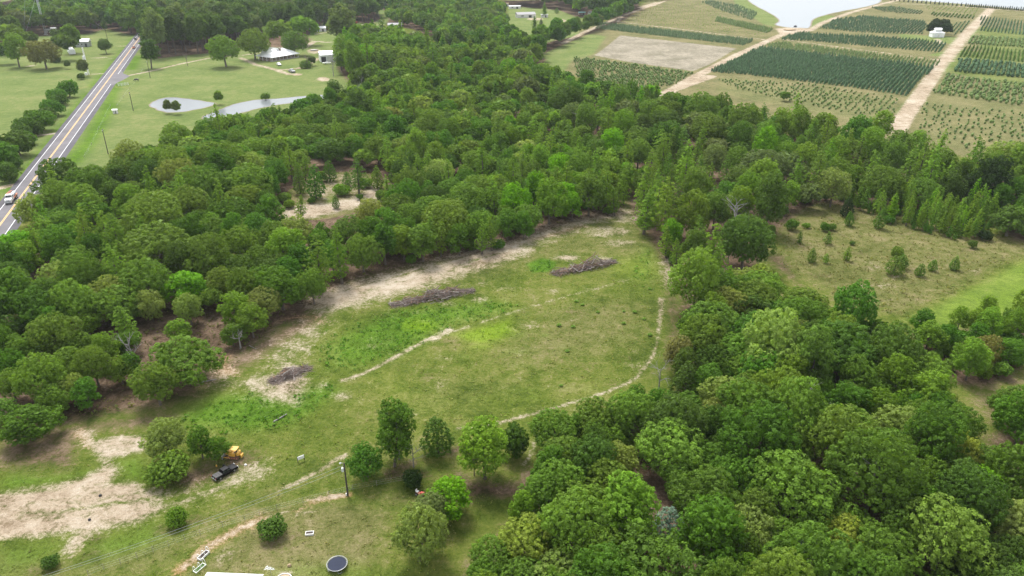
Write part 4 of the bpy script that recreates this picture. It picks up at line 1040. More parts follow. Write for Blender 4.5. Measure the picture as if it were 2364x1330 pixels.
for k, L in NUR.items():
    L.sort(key=lambda t: mpp(*to_px(t[0], t[1])) / t[2])
    nm, lab, cat = NWORD[k]
    for x, y, s, c, bn in L[:295]:
        o = bpy.data.objects.new(nm, R.choice(NUR_M[k])); col.objects.link(o)
        o.location = (x, y, 0); o.rotation_euler = (0, 0, R.uniform(0, 6)); o.scale = (s, s, s); o.color = (*c, 1)
        tag(o, f'{lab} {bn}', cat, f'{cat}s in {bn}')
    if len(L) > 295:
        Vs, Fs, Ts, o = [], [], [], 0
        for x, y, s, c, bn in L[295:]:
            v, f = R.choice(NUR_T[k]); a = R.uniform(0, 6.28); ca, sa = math.cos(a) * s, math.sin(a) * s
            Vs.append(np.stack([v[:, 0] * ca - v[:, 1] * sa + x, v[:, 0] * sa + v[:, 1] * ca + y, v[:, 2] * s], 1)); Fs.append(f + o); Ts.append(np.tile(np.array((*c, 1), np.float32), (len(v), 1))); o += len(v)
        me = np_mesh(nm + '_rows', np.concatenate(Vs), np.concatenate(Fs), (M_LEAFM,), rng.uniform(.25, .7, o))
        at = me.attributes.new('tint', 'FLOAT_COLOR', 'POINT'); at.data.foreach_set('color', np.concatenate(Ts).ravel())
        tag(link(nm + '_rows', me), lab.replace('small', 'rows of small').replace('tiny', 'rows of tiny').replace(' planted in', 's across the far nursery'), kind='stuff')
    print('NUR', k, len(L))

# ------------------------------------------------------------------ grass and weeds standing on the ground
def mask_at(x, y, k):
    i = np.clip(np.searchsorted(gx, x), 0, NX - 1); j = np.clip(np.searchsorted(gy, y), 0, NY - 1)
    return MASK[k][j * NX + i]
def tuft_field(name, label, poly_px, n, size, cols, k, test=None, flat=.6):
    poly = gp(poly_px); lo, hi = poly.min(0), poly.max(0)
    p = rng.uniform(lo, hi, (n * 3, 2)); p = p[sdist(p, poly) < 0]
    keep = rng.uniform(0, 1, len(p)) < np.clip((150 / p[:, 1]) ** 1.5, .12, 1); p = p[keep]
    bad = mask_at(p[:, 0], p[:, 1], 'sand') * 1.0 + mask_at(p[:, 0], p[:, 1], 'orange') * .8
    p = p[rng.uniform(.2, .6, len(p)) > bad]
    if test is not None: p = p[test(p)]
    p = p[:n]; m = len(p)
    S = rng.uniform(size[0], size[1], m) * rng.choice([.6, .8, 1, 1.4], m)
    CP = np.c_[p, S * .25]
    d = rng.normal(size=(m, k, 3)); d[:, :, 2] = np.abs(d[:, :, 2]) * flat; d /= np.linalg.norm(d, axis=2, keepdims=True)
    C = (CP[:, None] + d * (S * .7)[:, None, None]).reshape(-1, 3)
    N = (d + rng.normal(size=d.shape) * .5 + np.array([0, 0, .6])).reshape(-1, 3)
    v, f, a = quads(C, N, np.repeat(S * .42, k), rng, np.clip(np.repeat(rng.normal(.5, .2, m), k), 0, 1))
    me = np_mesh(name, v, f, (M_LEAFM,), a)
    ci = rng.integers(0, len(cols), m); T = np.ones((m, 4), np.float32); T[:, :3] = np.array(cols)[ci]
    for mk, cc in (('dry', (.20, .19, .075)), ('lush', (.085, .19, .022)), ('lime', (.17, .31, .016)), ('litter', (.13, .13, .05))):
        w = np.clip(mask_at(p[:, 0], p[:, 1], mk) * 1.1 - rng.uniform(0, .3, m), 0, 1)[:, None]; T[:, :3] = T[:, :3] * (1 - w) + np.array(cc) * w
    at = me.attributes.new('tint', 'FLOAT_COLOR', 'POINT'); at.data.foreach_set('color', np.repeat(T, k * 4, 0).ravel())
    tag(link(name, me), label, kind='stuff')
CLEAR = [(430,980),(560,900),(700,770),(800,700),(1100,600),(1300,520),(1440,490),(1530,560),(1545,700),(1530,800),(1480,865),(1380,905),(1200,960),(1000,985),(850,1000),(800,1060),(600,1080),(540,1040)]
YARD = [(-40,1080),(180,1000),(430,980),(600,1080),(850,1060),(1040,1000),(1200,1060),(1180,1120),(1000,1330),(-60,1345)]
tuft_field('meadow_grass', 'uneven green and straw coloured meadow grass of the clearing', CLEAR, 4500, (.18, .40), [(.17, .25, .04), (.20, .26, .06), (.26, .26, .10)], 3, flat=.15)
tuft_field('yard_grass', 'rough grass and weeds of the yard and lawn', YARD, 2500, (.14, .32), [(.17, .24, .04), (.20, .25, .06), (.26, .25, .10)], 3, flat=.15)
tuft_field('weeds', 'dark green weeds growing rank in the damp patches', [(400,960),(600,900),(700,770),(900,700),(1280,590),(1500,560),(1530,660),(1200,720),(950,820),(700,990),(430,1010)], 2600, (.3, .65), [(.08, .19, .02), (.11, .23, .025)], 4, lambda p: mask_at(p[:, 0], p[:, 1], 'lush') > .35)
tuft_field('field_grass', 'dry tussock grass of the scrubby field', [(1780,480),(1960,460),(2300,540),(2400,580),(2240,660),(2090,735),(1940,690),(1800,620)], 2600, (.3, .6), [(.17, .19, .06), (.22, .21, .09), (.13, .20, .035)], 3, flat=.35)
tuft_field('undergrowth', 'low undergrowth along the forest edges', [(-40,1000),(130,980),(470,900),(560,830),(740,700),(1100,570),(1450,470),(1440,430),(900,520),(400,600),(-40,800)], 3500, (.3, .7), [(.08, .15, .025), (.11, .15, .035), (.15, .13, .06)], 4)
SEED = [(1330,697),(1345,705),(1290,753),(1323,756),(1440,720),(1465,722),(1487,738),(1440,748),(1500,775),(1310,812),(1500,668),(1485,662),(1295,892),(1380,722)]
for i, (x, y) in enumerate(SEED):
    p = G(x, y); o = bpy.data.objects.new('weed_clump', R.choice(KIND['shrub'])[0]); col.objects.link(o)
    s = R.uniform(.16, .27); o.location = (p.x, p.y, -.02); o.scale = (s, s, s * .6); o.rotation_euler = (0, 0, R.uniform(0, 6)); o.color = (.20, .34, .06, 1)
    lm = min((('far brush pile', 1345, 618), ('curved footpath', 1515, 800), ('lime green patch', 1120, 765), ('straight wheel track', 1340, 690)), key=lambda l: math.hypot(l[1] - x, l[2] - y))
    tag(o, f'small green weed clump in the clearing nearest the {lm[0]}', 'weed', f'weed clumps near the {lm[0]}')

# ------------------------------------------------------------------ dead trees and brush piles
def limb(b, g, p, d, ln, r, depth, droop=0.0):
    n = 4; pts, rs = [p], [r]; q = Vector(p); d = Vector(d).normalized()
    for i in range(n):
        d = (d + Vector((g.gauss(0, .16), g.gauss(0, .16), g.gauss(0, .12) - droop))).normalized()
        q = q + d * (ln / n); pts.append(q.copy()); rs.append(r * (1 - .72 * (i + 1) / n))
    b.tube(pts, rs, 5)
    if depth > 0:
        for i in range(g.randint(3, 4)):
            k = g.randint(1, n); a = g.uniform(0, 6.28)
            side = Vector((math.cos(a), math.sin(a), g.uniform(-.1, .7)))
            limb(b, g, pts[k], (d * .8 + side * .8), ln * g.uniform(.4, .62), rs[k] * .8, depth - 1, droop)
def dead_tree(x, y, h, label, mat=None, spread=.7, seed=0, lean=(0, 0), limbs=6, thick=1.0):
    g = random.Random(seed); p = G(x, y); mat = mat or M_DEAD
    e = empty('dead_tree', (p.x, p.y, 0), g.uniform(0, 6), label, 'dead tree', 'bare dead trees')
    r = .02 * h * thick; lx, ly = lean
    pts = [(0, 0, -.1), (lx * .3 * h, ly * .3 * h, h * .3), (lx * .6 * h, ly * .6 * h, h * .55), (lx * h, ly * h, h * .9)]
    B().tube(pts, [r * 1.4, r, r * .7, r * .2], 7).obj('trunk', mat, e)
    for i in range(limbs):
        f = g.uniform(.35, .9); q = Vector((lx * h * f, ly * h * f, h * f * .9)); a = i * 2.4 + g.uniform(-.5, .5)
        b = B(); limb(b, g, q, (math.cos(a) * spread, math.sin(a) * spread, .75), h * g.uniform(.3, .5), r * .55, 2)
        b.obj('limb', mat, e)
    return e
dead_tree(1345, 318, 13, 'wide grey leafless tree in the middle of the north wood', seed=3, spread=1.0, limbs=10)
dead_tree(1690, 572, 15, 'bare white forked trunk at the edge of the field wood', seed=4, spread=.5, limbs=5, thick=1.1)
dead_tree(1680, 605, 7, 'low brownish leafless tree beside the bare forked trunk', M_BRUSH, .9, 5, limbs=9)
dead_tree(313, 858, 9, 'tall grey broken snag at the thinned wood', seed=6, spread=.5, limbs=5, thick=1.3)
dead_tree(1995, 1195, 12, 'bare grey forked tree in the lower east wood', seed=7, spread=.55, limbs=6)
dead_tree(832, 250, 13, 'bare pale tree at the end of the long pond', seed=8, spread=.5, limbs=6)
dead_tree(680, 600, 9, 'pale bare branches below the clumpy pale oak', seed=9, spread=.8, limbs=7)
dead_tree(908, 528, 9, 'small pale bare tree deep in the west wood', seed=10, spread=.8, limbs=7)
dead_tree(556, 806, 5, 'grey broken stump with bare limbs under the ragged tree', seed=12, spread=1.0, limbs=4, thick=1.6)
dead_tree(955, 1078, 5, 'grey bare tree with level limbs over the round dark bush', seed=13, spread=1.3, limbs=8)
dead_tree(922, 1060, 9, 'thin white stem in front of the tall dark tree', seed=14, spread=.25, limbs=3)
dead_tree(1095, 1098, 4, 'brown dead brush under the large bright tree', M_BRUSH, 1.1, 15, limbs=9)
dead_tree(1885, 1055, 9, 'grey twiggy top in the middle of the east wood', seed=16, spread=.9, limbs=8)
dead_tree(1835, 985, 9, 'dark leafless branches beside the golden oak', seed=17, spread=.9, limbs=8)
dead_tree(433, 152, 9, 'small bare tree on the farm drive', M_BRUSH, .8, 18, limbs=7)
dead_tree(710, 158, 9, 'bare twiggy tree before the white barn', M_BRUSH, .8, 19, limbs=8)
dead_tree(770, 176, 12, 'bare tree with a pale trunk right of the sand patch', seed=20, spread=.8, limbs=7)
dead_tree(1310, 245, 10, 'thin bare tree below the strip of nursery trees', seed=21, spread=.5, limbs=5)
dead_tree(1520, 905, 7, 'bare twigs poking out near the footpath end', seed=22, spread=.8, limbs=5)

BR = []
for i in range(7):
    g = random.Random(40 + i); b = B(); pts, q, d = [], Vector((0, 0, 0)), Vector((1, 0, .02))
    for k in range(5): pts.append(q.copy()); d = (d + Vector((0, g.gauss(0, .14), g.gauss(0, .07)))).normalized(); q = q + d
    b.tube(pts, [.12, .10, .08, .055, .02], 6)
    for k in (1, 2, 3): b.tube([pts[k], pts[k] + Vector((.7, g.choice((-.5, .5)), g.uniform(-.1, .3)))], [.07, .02], 4)
    BR.append(b.mesh('branch', (M_BRUSH,)))
M_BRUSH2 = simple('pale split wood', (.36, .32, .30), .9, var=.3, scale=2.0); M_BRUSH3 = simple('rusty brushwood', (.22, .13, .085), .9, var=.4, scale=2.0)
BR2 = [m.copy() for m in BR]; [m.materials.clear() or m.materials.append(M_BRUSH2) for m in BR2]
BR3 = [m.copy() for m in BR]; [m.materials.clear() or m.materials.append(M_BRUSH3) for m in BR3]
def brush_pile(x0, y0, x1, y1, wid, hgt, nb, label, seed, sc=1.0):
    a, c = G(x0, y0), G(x1, y1); L = (c - a).length; rz = math.atan2(c.y - a.y, c.x - a.x); m = (a + c) / 2
    e = empty('brush_pile', (m.x, m.y, 0), rz, label, 'brush pile', 'piles of cut brush in the clearing'); g = random.Random(seed)
    ph = g.uniform(0, 6); lump = lambda u: (.55 + .3 * math.sin(u * 9 + ph) + .25 * math.sin(u * 21 + 2 * ph)) * (1 - abs(2 * u) ** 2.2 * .85)
    for i in range(nb):
        u = max(-.5, min(.5, g.gauss(0, .26))); k = max(.12, lump(u)); v = max(-.5, min(.5, g.gauss(0, .22))) * (.45 + .6 * k); z = hgt * k * (1 - min(1, (2 * v) ** 2)) * g.uniform(.3, 1.15)
        o = bpy.data.objects.new('branch', g.choice(g.choices([BR, BR2, BR3], [4, 2, 2.5])[0])); col.objects.link(o); o.parent = e
        s = g.uniform(.3, .95) * sc; an = g.gauss(0, .75) + (math.pi if g.random() < .5 else 0)
        o.scale = (s, s, s * g.uniform(1, 1.5)); o.rotation_euler = (0, g.gauss(0, .28), an)
        o.location = (u * L - 2 * s * math.cos(an), v * wid - 2 * s * math.sin(an), max(.08, z))
    b = B()
    for i in range(nb * 6):
        u = g.uniform(-.54, .54); k = max(.1, lump(max(-.5, min(.5, u)))); v = max(-.6, min(.6, g.gauss(0, .27))) * (.5 + .6 * k); z = hgt * k * (1 - min(1, (1.8 * v) ** 2)) * g.uniform(.1, 1.1) + .04
        an = g.gauss(0, 1.1); l = g.uniform(.4, 1.5); p = Vector((u * L, v * wid, z)); q = p + Vector((math.cos(an) * l, math.sin(an) * l, g.gauss(0, .3)))
        b.tube([p, q], [.04, .015], 3, cap=False)
    o = b.obj('twigs', M_BRUSH, e); o['kind'] = 'stuff'
brush_pile(908, 706, 1085, 672, 5.5, 2.2, 260, 'long grey brush pile in the middle of the clearing', 1)
brush_pile(1280, 634, 1416, 606, 5.5, 2.3, 230, 'grey brush pile near the far tip of the clearing', 2)
brush_pile(626, 884, 712, 850, 4.6, 1.4, 130, 'small low brush pile with loose sticks near the thinned wood', 3, .8)
def log(x0, y0, x1, y1, r, label, mat=None, z=0.0):
    a, c = G(x0, y0), G(x1, y1); m = (a + c) / 2; d = (c - a)
    b = B().tube([-d / 2 + Vector((0, 0, r)), Vector((d.y * .03, -d.x * .03, r * 1.2)), d / 2 + Vector((0, 0, r * .8))], [r, r * .85, r * .6], 7)
    b.tube([d * .1 + Vector((0, 0, r)), d * .25 + Vector((d.y * .1, -d.x * .1, r * 2.2))], [r * .5, r * .15], 5)
    o = b.obj('fallen_log', mat or M_DEAD); o.location = (m.x, m.y, 0); tag(o, label, 'log', 'fallen logs'); return o
log(632, 975, 662, 957, .16, 'grey fallen log in the green weeds below the small brush pile')
log(462, 884, 500, 876, .13, 'thin fallen log at the foot of the broad green oak')
log(270, 818, 298, 838, .12, 'pale bare log hanging out by the tall snag')
log(385, 765, 405, 735, .16, 'dark fallen trunk in the thinned wood', M_BRUSH)
log(575, 798, 592, 806, .08, 'short pale stick right of the broken stump')

# ------------------------------------------------------------------ paints
M_WHITE = simple('white metal sheet', (.72, .73, .74), .45, var=.05, scale=1.0); M_WWALL = simple('white wall', (.62, .61, .58), .8, var=.08, scale=1.0)
M_TANWALL = simple('brown brick wall', (.26, .19, .15), .9, var=.25, scale=6.0); M_DARK = simple('dark opening', (.02, .02, .022), .6, var=.1)
M_GLASS = simple('dark glass', (.025, .03, .035), .12, var=.1); M_GREY = simple('grey metal', (.34, .35, .36), .5, .4, .15); M_STEEL = simple('galvanised steel', (.48, .50, .52), .45, .6, .12)
M_WOOD = simple('creosoted pole', (.052, .042, .036), .9, var=.25, scale=2.0); M_TIMBER = simple('grey timber', (.27, .24, .21), .9, var=.25, scale=3.0)
M_BLACKP = simple('black paint', (.006, .006, .008), .3, var=.1, spec=.16); M_TYRE = simple('tyre rubber', (.018, .018, .018), .85, var=.2); M_RIM = simple('wheel rim', (.35, .35, .36), .4, .6, .1)
M_WPAINT = simple('white paint', (.78, .78, .77), .3, var=.05); M_YELLOW = simple('worn yellow paint', (.58, .34, .055), .55, var=.25, scale=2.5); M_RUST = simple('rusty track steel', (.17, .085, .055), .85, .2, .4, 5.0)
M_REDP = simple('red paint', (.42, .05, .035), .6, var=.2); M_ORANGEP = simple('rusty orange steel', (.46, .19, .11), .75, var=.25, scale=2.0); M_SOIL = simple('garden soil', (.05, .038, .032), .95, var=.3, scale=6.0)
M_PVC = simple('white plastic pipe', (.74, .76, .72), .5, var=.05); M_BLUEMESH = simple('blue black jumping mat', (.018, .024, .046), .95, var=.12, scale=2.0); M_CONC = simple('concrete', (.42, .40, .37), .9, var=.15, scale=2.0)
M_TEAL = simple('teal roof', (.10, .30, .30), .6, var=.1); M_GROOF = simple('grey shingles', (.33, .32, .33), .8, var=.15); M_ANT = simple('aluminium', (.55, .58, .62), .4, .7, .08); M_RED2 = simple('faded red boards', (.40, .075, .06), .8, var=.25)
M_LAMP = simple('grey lamp housing', (.62, .64, .66), .4, .2, .08); M_STRAW = simple('tan mound', (.40, .30, .19), .95, var=.3, scale=4.0)

def wheel(parent, x, y, r=.4, w=.26):
    t = B().cyl((x, y - w / 2, r), (x, y + w / 2, r), r, 16).obj('wheel', M_TYRE, parent)
    for s in (-1, 1): B().cyl((x, y + s * (w / 2 - .02), r), (x, y + s * (w / 2 + .015), r), r * .58, 12).obj('rim', M_RIM, t)
def heading(a, b): return math.atan2(b.y - a.y, b.x - a.x)
def pickup(loc, rz, paint, label, cover=None, door=False, group=None, bedopen=False):
    e = empty('pickup_truck', loc, rz, label, 'pickup truck', group)
    W = 1.95
    B().prism([(-2.92, .52), (-2.95, 1.02), (-2.9, 1.10), (-.92, 1.12), (1.12, 1.14), (2.55, 1.06), (2.86, .96), (2.95, .80), (2.95, .48), (2.4, .38), (-2.4, .40)], -W / 2, W / 2).obj('body', paint, e, .05)
    B().box((.08, 0, 1.46), (2.35, 1.78, .72), 0, (.66, .80), (-.10, 0)).obj('cab', paint, e, .05)
    B().box((1.02, 0, 1.43), (.06, 1.45, .46), 0, (1, .86), (-.28, 0)).obj('windshield', M_GLASS, e)
    B().box((-1.0, 0, 1.46), (.06, 1.35, .42), 0, (1, .86), (.22, 0)).obj('rear_window', M_GLASS, e)
    for s in (-1, 1):
        for x in (-.5, .45): B().box((x - .02, s * .86, 1.44), (.78, .05, .38), 0, (.78, 1), (-.04, -s * .10)).obj('side_window', M_GLASS, e)
        B().box((1.0, s * 1.08, 1.25), (.14, .22, .18)).obj('mirror', paint, e, .02)
        B().box((2.93, s * .74, .88), (.08, .36, .2)).obj('headlight', M_STEEL, e); B().box((-2.95, s * .88, .92), (.06, .16, .32)).obj('taillight', M_REDP, e)
        for x in (-1.85, 1.85): wheel(e, x, s * .86)
    for k in (-1, 0, 1): B().box((-1.93 + k * .62, 0, 1.135), (.58, 1.68, .05)).obj('bed_cover_panel' if not bedopen else 'bed_slat', cover or M_BLACKP, e)
    B().box((2.99, 0, .56), (.14, 1.9, .2)).obj('bumper', M_GREY, e, .03); B().box((-2.99, 0, .58), (.14, 1.9, .2)).obj('bumper', M_GREY, e, .03); B().box((-3.02, 0, .82), (.02, .34, .16)).obj('number_plate', M_WPAINT, e)
    if door:
        M = Matrix.Translation((1.05, .95, 0)) @ Matrix.Rotation(rad(-62), 4, 'Z')
        d = B().box((-.52, .04, .80), (1.05, .09, .74), M=M).obj('door', paint, e, .02)
        B().box((-.58, .04, 1.38), (.85, .05, .40), top=(.8, 1), M=M).obj('window', M_GLASS, d)
    return e
a, b = G(500, 1107), G(541, 1083)
pickup(((a.x + b.x) / 2, (a.y + b.y) / 2, 0), heading(a, b), M_BLACKP, 'black crew cab pickup with its left door open beside the bulldozer', M_DARK, True).scale = (.74,) * 3
a, b = G(648, 148.5), G(668, 152); m = (a + b) / 2
pickup((m.x - 4, m.y - 1.5, 0), heading(a, b) - .35, M_WPAINT, 'white pickup parked at the farmhouse porch', M_DARK).scale = (1.15,) * 3
p = G(674, 167); e = pickup((p.x, p.y, 0), rad(128), M_GREY, 'grey flatbed truck parked on the drive below the farmhouse', M_STEEL, bedopen=True); e.scale = (1.25,) * 3

def car(loc, rz, paint, label):
    e = empty('car', loc, rz, label, 'car', 'cars on the highway')
    B().prism([(-2.3, .45), (-2.35, .85), (-1.5, .98), (1.0, .98), (2.2, .82), (2.35, .62), (2.3, .38)], -.92, .92).obj('body', paint, e, .06)
    B().box((-.25, 0, 1.22), (2.7, 1.64, .54), 0, (.62, .82)).obj('cabin', M_GLASS, e, .05); B().box((-.25, 0, 1.50), (1.55, 1.26, .05)).obj('roof', paint, e, .02)
    for s in (-1, 1):
        for x in (-1.45, 1.45): wheel(e, x, s * .82, .34, .22)
        B().box((2.3, s * .62, .72), (.1, .34, .14)).obj('headlight', M_STEEL, e); B().box((-2.33, s * .66, .78), (.06, .3, .14)).obj('taillight', M_REDP, e)
    e.scale = (1.15,) * 3
hz = math.atan2(hd.y, hd.x)
def on_road(y, off): s = (y - H_A.y) / hd.y; q = H_A + hd * s + hn * off; return (q.x, q.y, .01)
car(on_road(G(306, 112).y, 1.9), hz, M_ORANGEP, 'bronze car driving away on the highway by the pines')
car(on_road(G(312, 92).y, -1.9), hz + math.pi, M_BLACKP, 'dark car on the highway half hidden by the pines')

def road_truck():
    p = on_road(G(30, 462).y, -2.0)
    e = empty('work_truck', p, hz + math.pi, 'white cabbed work truck carrying rusty orange equipment on the highway', 'truck')
    B().box((0, 0, .95), (8.2, .9, .35)).obj('chassis', M_DARK, e)
    B().prism([(2.35, .7), (2.35, 1.9), (3.0, 1.95), (4.35, 1.75), (4.55, 1.5), (4.55, .65)], -1.05, 1.05).obj('hood', M_WPAINT, e, .08)
    B().box((1.75, 0, 1.95), (1.7, 2.3, 1.9), 0, (.86, .9)).obj('cab', M_WPAINT, e, .08); B().box((2.62, 0, 2.42), (.06, 1.85, .62), 0, (1, .9), (-.16, 0)).obj('windshield', M_GLASS, e)
    for s in (-1, 1): B().box((1.9, s * 1.12, 2.35), (.9, .06, .55), 0, (.85, 1), (0, -s * .05)).obj('side_window', M_GLASS, e); B().box((4.55, s * .8, 1.1), (.1, .36, .26)).obj('headlight', M_STEEL, e)
    B().box((4.62, 0, .72), (.2, 2.3, .32)).obj('bumper', M_STEEL, e, .03); B().box((4.57, 0, 1.25), (.06, 1.0, .55)).obj('grille', M_GREY, e)
    B().box((-2.0, 0, 1.25), (5.4, 2.35, .3)).obj('flat_bed', M_ORANGEP, e)
    B().box((-1.0, -.5, 1.9), (2.6, 1.3, 1.0), 0, (.9, .8)).obj('equipment_box', M_ORANGEP, e, .04); B().cyl((-3.6, .45, 2.0), (.2, .45, 2.0), .58, 14).obj('tank', M_STEEL, e)
    for y in (-1.0, -.55): B().tube([(.6, y, 2.7), (-2.5, y, 2.55), (-6.0, y, 2.1)], [.14, .12, .09], 5).obj('boom', M_ORANGEP, e)
    for i in range(4): B().box((-.2 - i * 1.4, -.78, 2.35), (.1, .5, .1)).obj('cross_bar', M_ORANGEP, e); B().box((-.2 - i * 1.4, -1.0, 1.8), (.1, .1, 1.1)).obj('stake', M_RUST, e)
    for x in (3.5, -2.0, -3.3):
        for s in (-1, 1): wheel(e, x, s * 1.0, .52, .34)
road_truck()

def bulldozer():
    a, b = G(514, 1056), G(562, 1054); m = (a + b) / 2
    e = empty('bulldozer', (m.x + .2, m.y, 0), rad(172), 'yellow crawler bulldozer with canopy parked at the deep green tree', 'bulldozer')
    for s in (-1, 1):
        y = s * .78; n = 22; prof = []
        for i in range(n):
            an = 2 * math.pi * i / n; prof.append(((1.15 if math.cos(an) > 0 else -1.15) + .40 * math.cos(an), .42 + .40 * math.sin(an)))
        t = B().prism(prof, y - .2, y + .2).obj('track', M_RUST, e)
        for i in range(15): B().box((-1.15 + i * .165, y, .845), (.07, .42, .06)).obj('shoe', M_RUST, t)
        for x in (-1.1, -.55, 0, .55, 1.1): B().cyl((x, y + s * .19, .36), (x, y + s * .24, .36), .17, 10).obj('roller', M_ORANGEP, t)
        B().box((0, y + s * .0, .93), (1.5, .42, .06)).obj('fender', M_YELLOW, e)
        B().cyl((.6, y * 1.33, .5), (2.05, y * 1.33, .42), .09, 6).obj('push_arm', M_YELLOW, e)
    B().box((.95, 0, 1.30), (1.35, .92, .82), 0, (.97, .9)).obj('hood', M_YELLOW, e, .04); B().box((1.66, 0, 1.22), (.08, .86, .95)).obj('radiator_guard', M_YELLOW, e, .02)
    B().cyl((.9, .2, 1.65), (.9, .2, 2.15), .06, 8).obj('exhaust', M_RUST, e); B().box((-.1, 0, 1.1), (1.1, 1.2, .5)).obj('dash', M_YELLOW, e, .03)
    B().box((-.62, 0, 1.35), (.55, .6, .35)).obj('seat', M_DARK, e, .04); B().box((-.80, 0, 1.68), (.12, .6, .4)).obj('seat_back', M_DARK, e, .03)
    B().box((-1.28, 0, 1.28), (.5, 1.35, .72)).obj('fuel_tank', M_YELLOW, e, .05)
    for x in (.28, -1.05):
        for s in (-1, 1): B().box((x, s * .62, 1.82), (.09, .09, 1.15)).obj('canopy_post', M_YELLOW, e)
    B().box((-.4, 0, 2.43), (1.65, 1.5, .1)).obj('canopy_roof', M_YELLOW, e, .03)
    bl = B().prism([(2.05, .08), (2.22, .12), (2.12, .55), (2.24, .98), (2.10, 1.0), (1.98, .55)], -1.35, 1.35).obj('blade', M_GREY, e)
    for y in (-1.2, -.6, 0, .6, 1.2): B().box((2.24, y, .12), (.16, .1, .16)).obj('tooth', M_STEEL, bl)
    B().box((-1.75, 0, .75), (.5, .5, .4)).obj('winch', M_YELLOW, e, .04)
    B().prism([(-1.9, .4), (-2.1, .3), (-2.15, 1.0), (-1.95, 1.1)], -.5, .5).obj('drawbar_guard', M_YELLOW, e)
    e.scale = (.80,) * 3
bulldozer()

def blob(name, x, y, dims, mat, label, cat, seed=0):
    g = random.Random(seed); b = B(); n = 9; v = []; f = []
    for k, (z, r) in enumerate(((0, .85), (.35, 1.0), (.75, .7))):
        for i in range(n): a = 6.283 * i / n; q = r * g.uniform(.8, 1.15); v.append((q * math.cos(a) * dims[0] / 2, q * math.sin(a) * dims[1] / 2, z * dims[2] * g.uniform(.9, 1.1)))
    v.append((0, 0, dims[2]))
    for k in (0, 1): f += [(k * n + i, k * n + (i + 1) % n, (k + 1) * n + (i + 1) % n, (k + 1) * n + i) for i in range(n)]
    f += [(2 * n + i, 2 * n + (i + 1) % n, 3 * n) for i in range(n)]
    o = b.add(v, f).obj(name, mat, smooth=True); p = G(x, y); o.location = (p.x, p.y, -.01); tag(o, label, cat); return o
blob('plastic_sack', 567, 1074, (.55, .4, .3), M_WPAINT, 'white plastic sack on the grass right of the bulldozer', 'sack', 1)
blob('fuel_can', 500, 1077, (.32, .26, .42), M_YELLOW, 'small pale yellow can behind the black pickup', 'can', 2)
blob('tree_stump', 232, 1145, (.55, .5, .4), M_DARK, 'small black stump in the upper sand track', 'stump', 3)
blob('tree_stump', 207, 1201, (.5, .5, .4), M_DARK, 'small black stump on the grassy strip in the sand', 'stump', 4)
blob('hay_mound', 668, 1307, (.7, .5, .5), M_STRAW, 'small brown mound on the lawn beside the antenna', 'mound', 5)
blob('feed_sack', 988, 1192, (.9, .7, .4), M_WPAINT, 'white bundle in the shade of the pale lawn oak', 'bundle', 6)
blob('dirt_mound', 1822, 70, (14, 9, 1.6), M_STRAW, 'low bare earth mound at the lake corner', 'mound', 7)
blob('rubble_heap', 725, 117, (7, 6, 1.2), M_CONC, 'pale rubble heap on the bare ground left of the barn', 'rubble', 8)
blob('slab_heap', 2138, 742, (3.4, 1.8, .18), M_TIMBER, 'grey sheet pile at the edge of the mown field', 'sheet pile', 9)
blob('feed_trough', 1836, 62, (3.6, 2.0, 1.6), M_DARK, 'dark pump housing on the lake shore', 'pump', 10)

# sign board, lamp pole, wires, fence
p, q = G(688, 1068), G(703, 1062); e = empty('sign_board', (*((p + q) / 2).to_2d(), 0), heading(p, q), 'white blank backed board on two dark posts in the meadow', 'sign')
for s in (-1, 1): B().box((s * .62, 0, .6), (.1, .1, 1.25)).obj('post', M_WOOD, e)
B().box((0, -.07, .85), (1.2, .04, .62)).obj('board', M_WPAINT, e); B().box((0, -.07, 1.19), (1.25, .08, .05)).obj('frame', M_STEEL, e)
p = G(803, 1143); e = empty('lamp_pole', (p.x, p.y, 0), 0, 'dark wooden pole with lamp and white transformer can on the lawn', 'utility pole')
B().tube([(0, 0, -.2), (0, 0, 3.5), (0, 0, 6.75)], [.16, .14, .11], 10).obj('pole', M_WOOD, e)
B().tube([(0, 0, 6.5), (-.25, -.1, 6.85), (-.55, -.2, 6.95)], [.04, .04, .04], 6).obj('arm', M_STEEL, e); B().tube([(-.5, -.2, 7.0), (-.55, -.2, 6.9), (-.58, -.2, 6.72)], [.08, .17, .14], 10).obj('lamp_head', M_LAMP, e)
B().tube([(-.34, -.1, 5.1), (-.34, -.1, 5.75), (-.34, -.1, 5.85)], [.21, .21, .14], 12).obj('transformer', M_LAMP, e); B().cyl((-.34, -.1, 5.85), (-.34, -.1, 6.1), .05, 6).obj('insulator', M_WPAINT, e)
B().box((-.12, .0, 5.5), (.3, .08, .08)).obj('bracket', M_STEEL, e); B().box((-.2, -.14, .25), (.2, .14, .5)).obj('meter_box', M_WPAINT, e)
end1, end2 = G(20, 1355, 6.4), G(2, 1366, 5.2)
for z0, z1, en, w in ((6.35, 6.4, end1, 'upper'), (5.6, 5.2, end2, 'lower')):
    pts = []
    for i in range(25):
        f = i / 24; q = Vector((p.x, p.y, z0)).lerp(Vector((en.x, en.y, z1)), f); q.z -= 4 * .7 * f * (1 - f); pts.append(q)
    o = B().tube(pts, [.018] * 25, 4).obj('power_line', M_STEEL); tag(o, f'thin {w} power wire running from the lamp pole across the yard', 'wire', 'power wires')
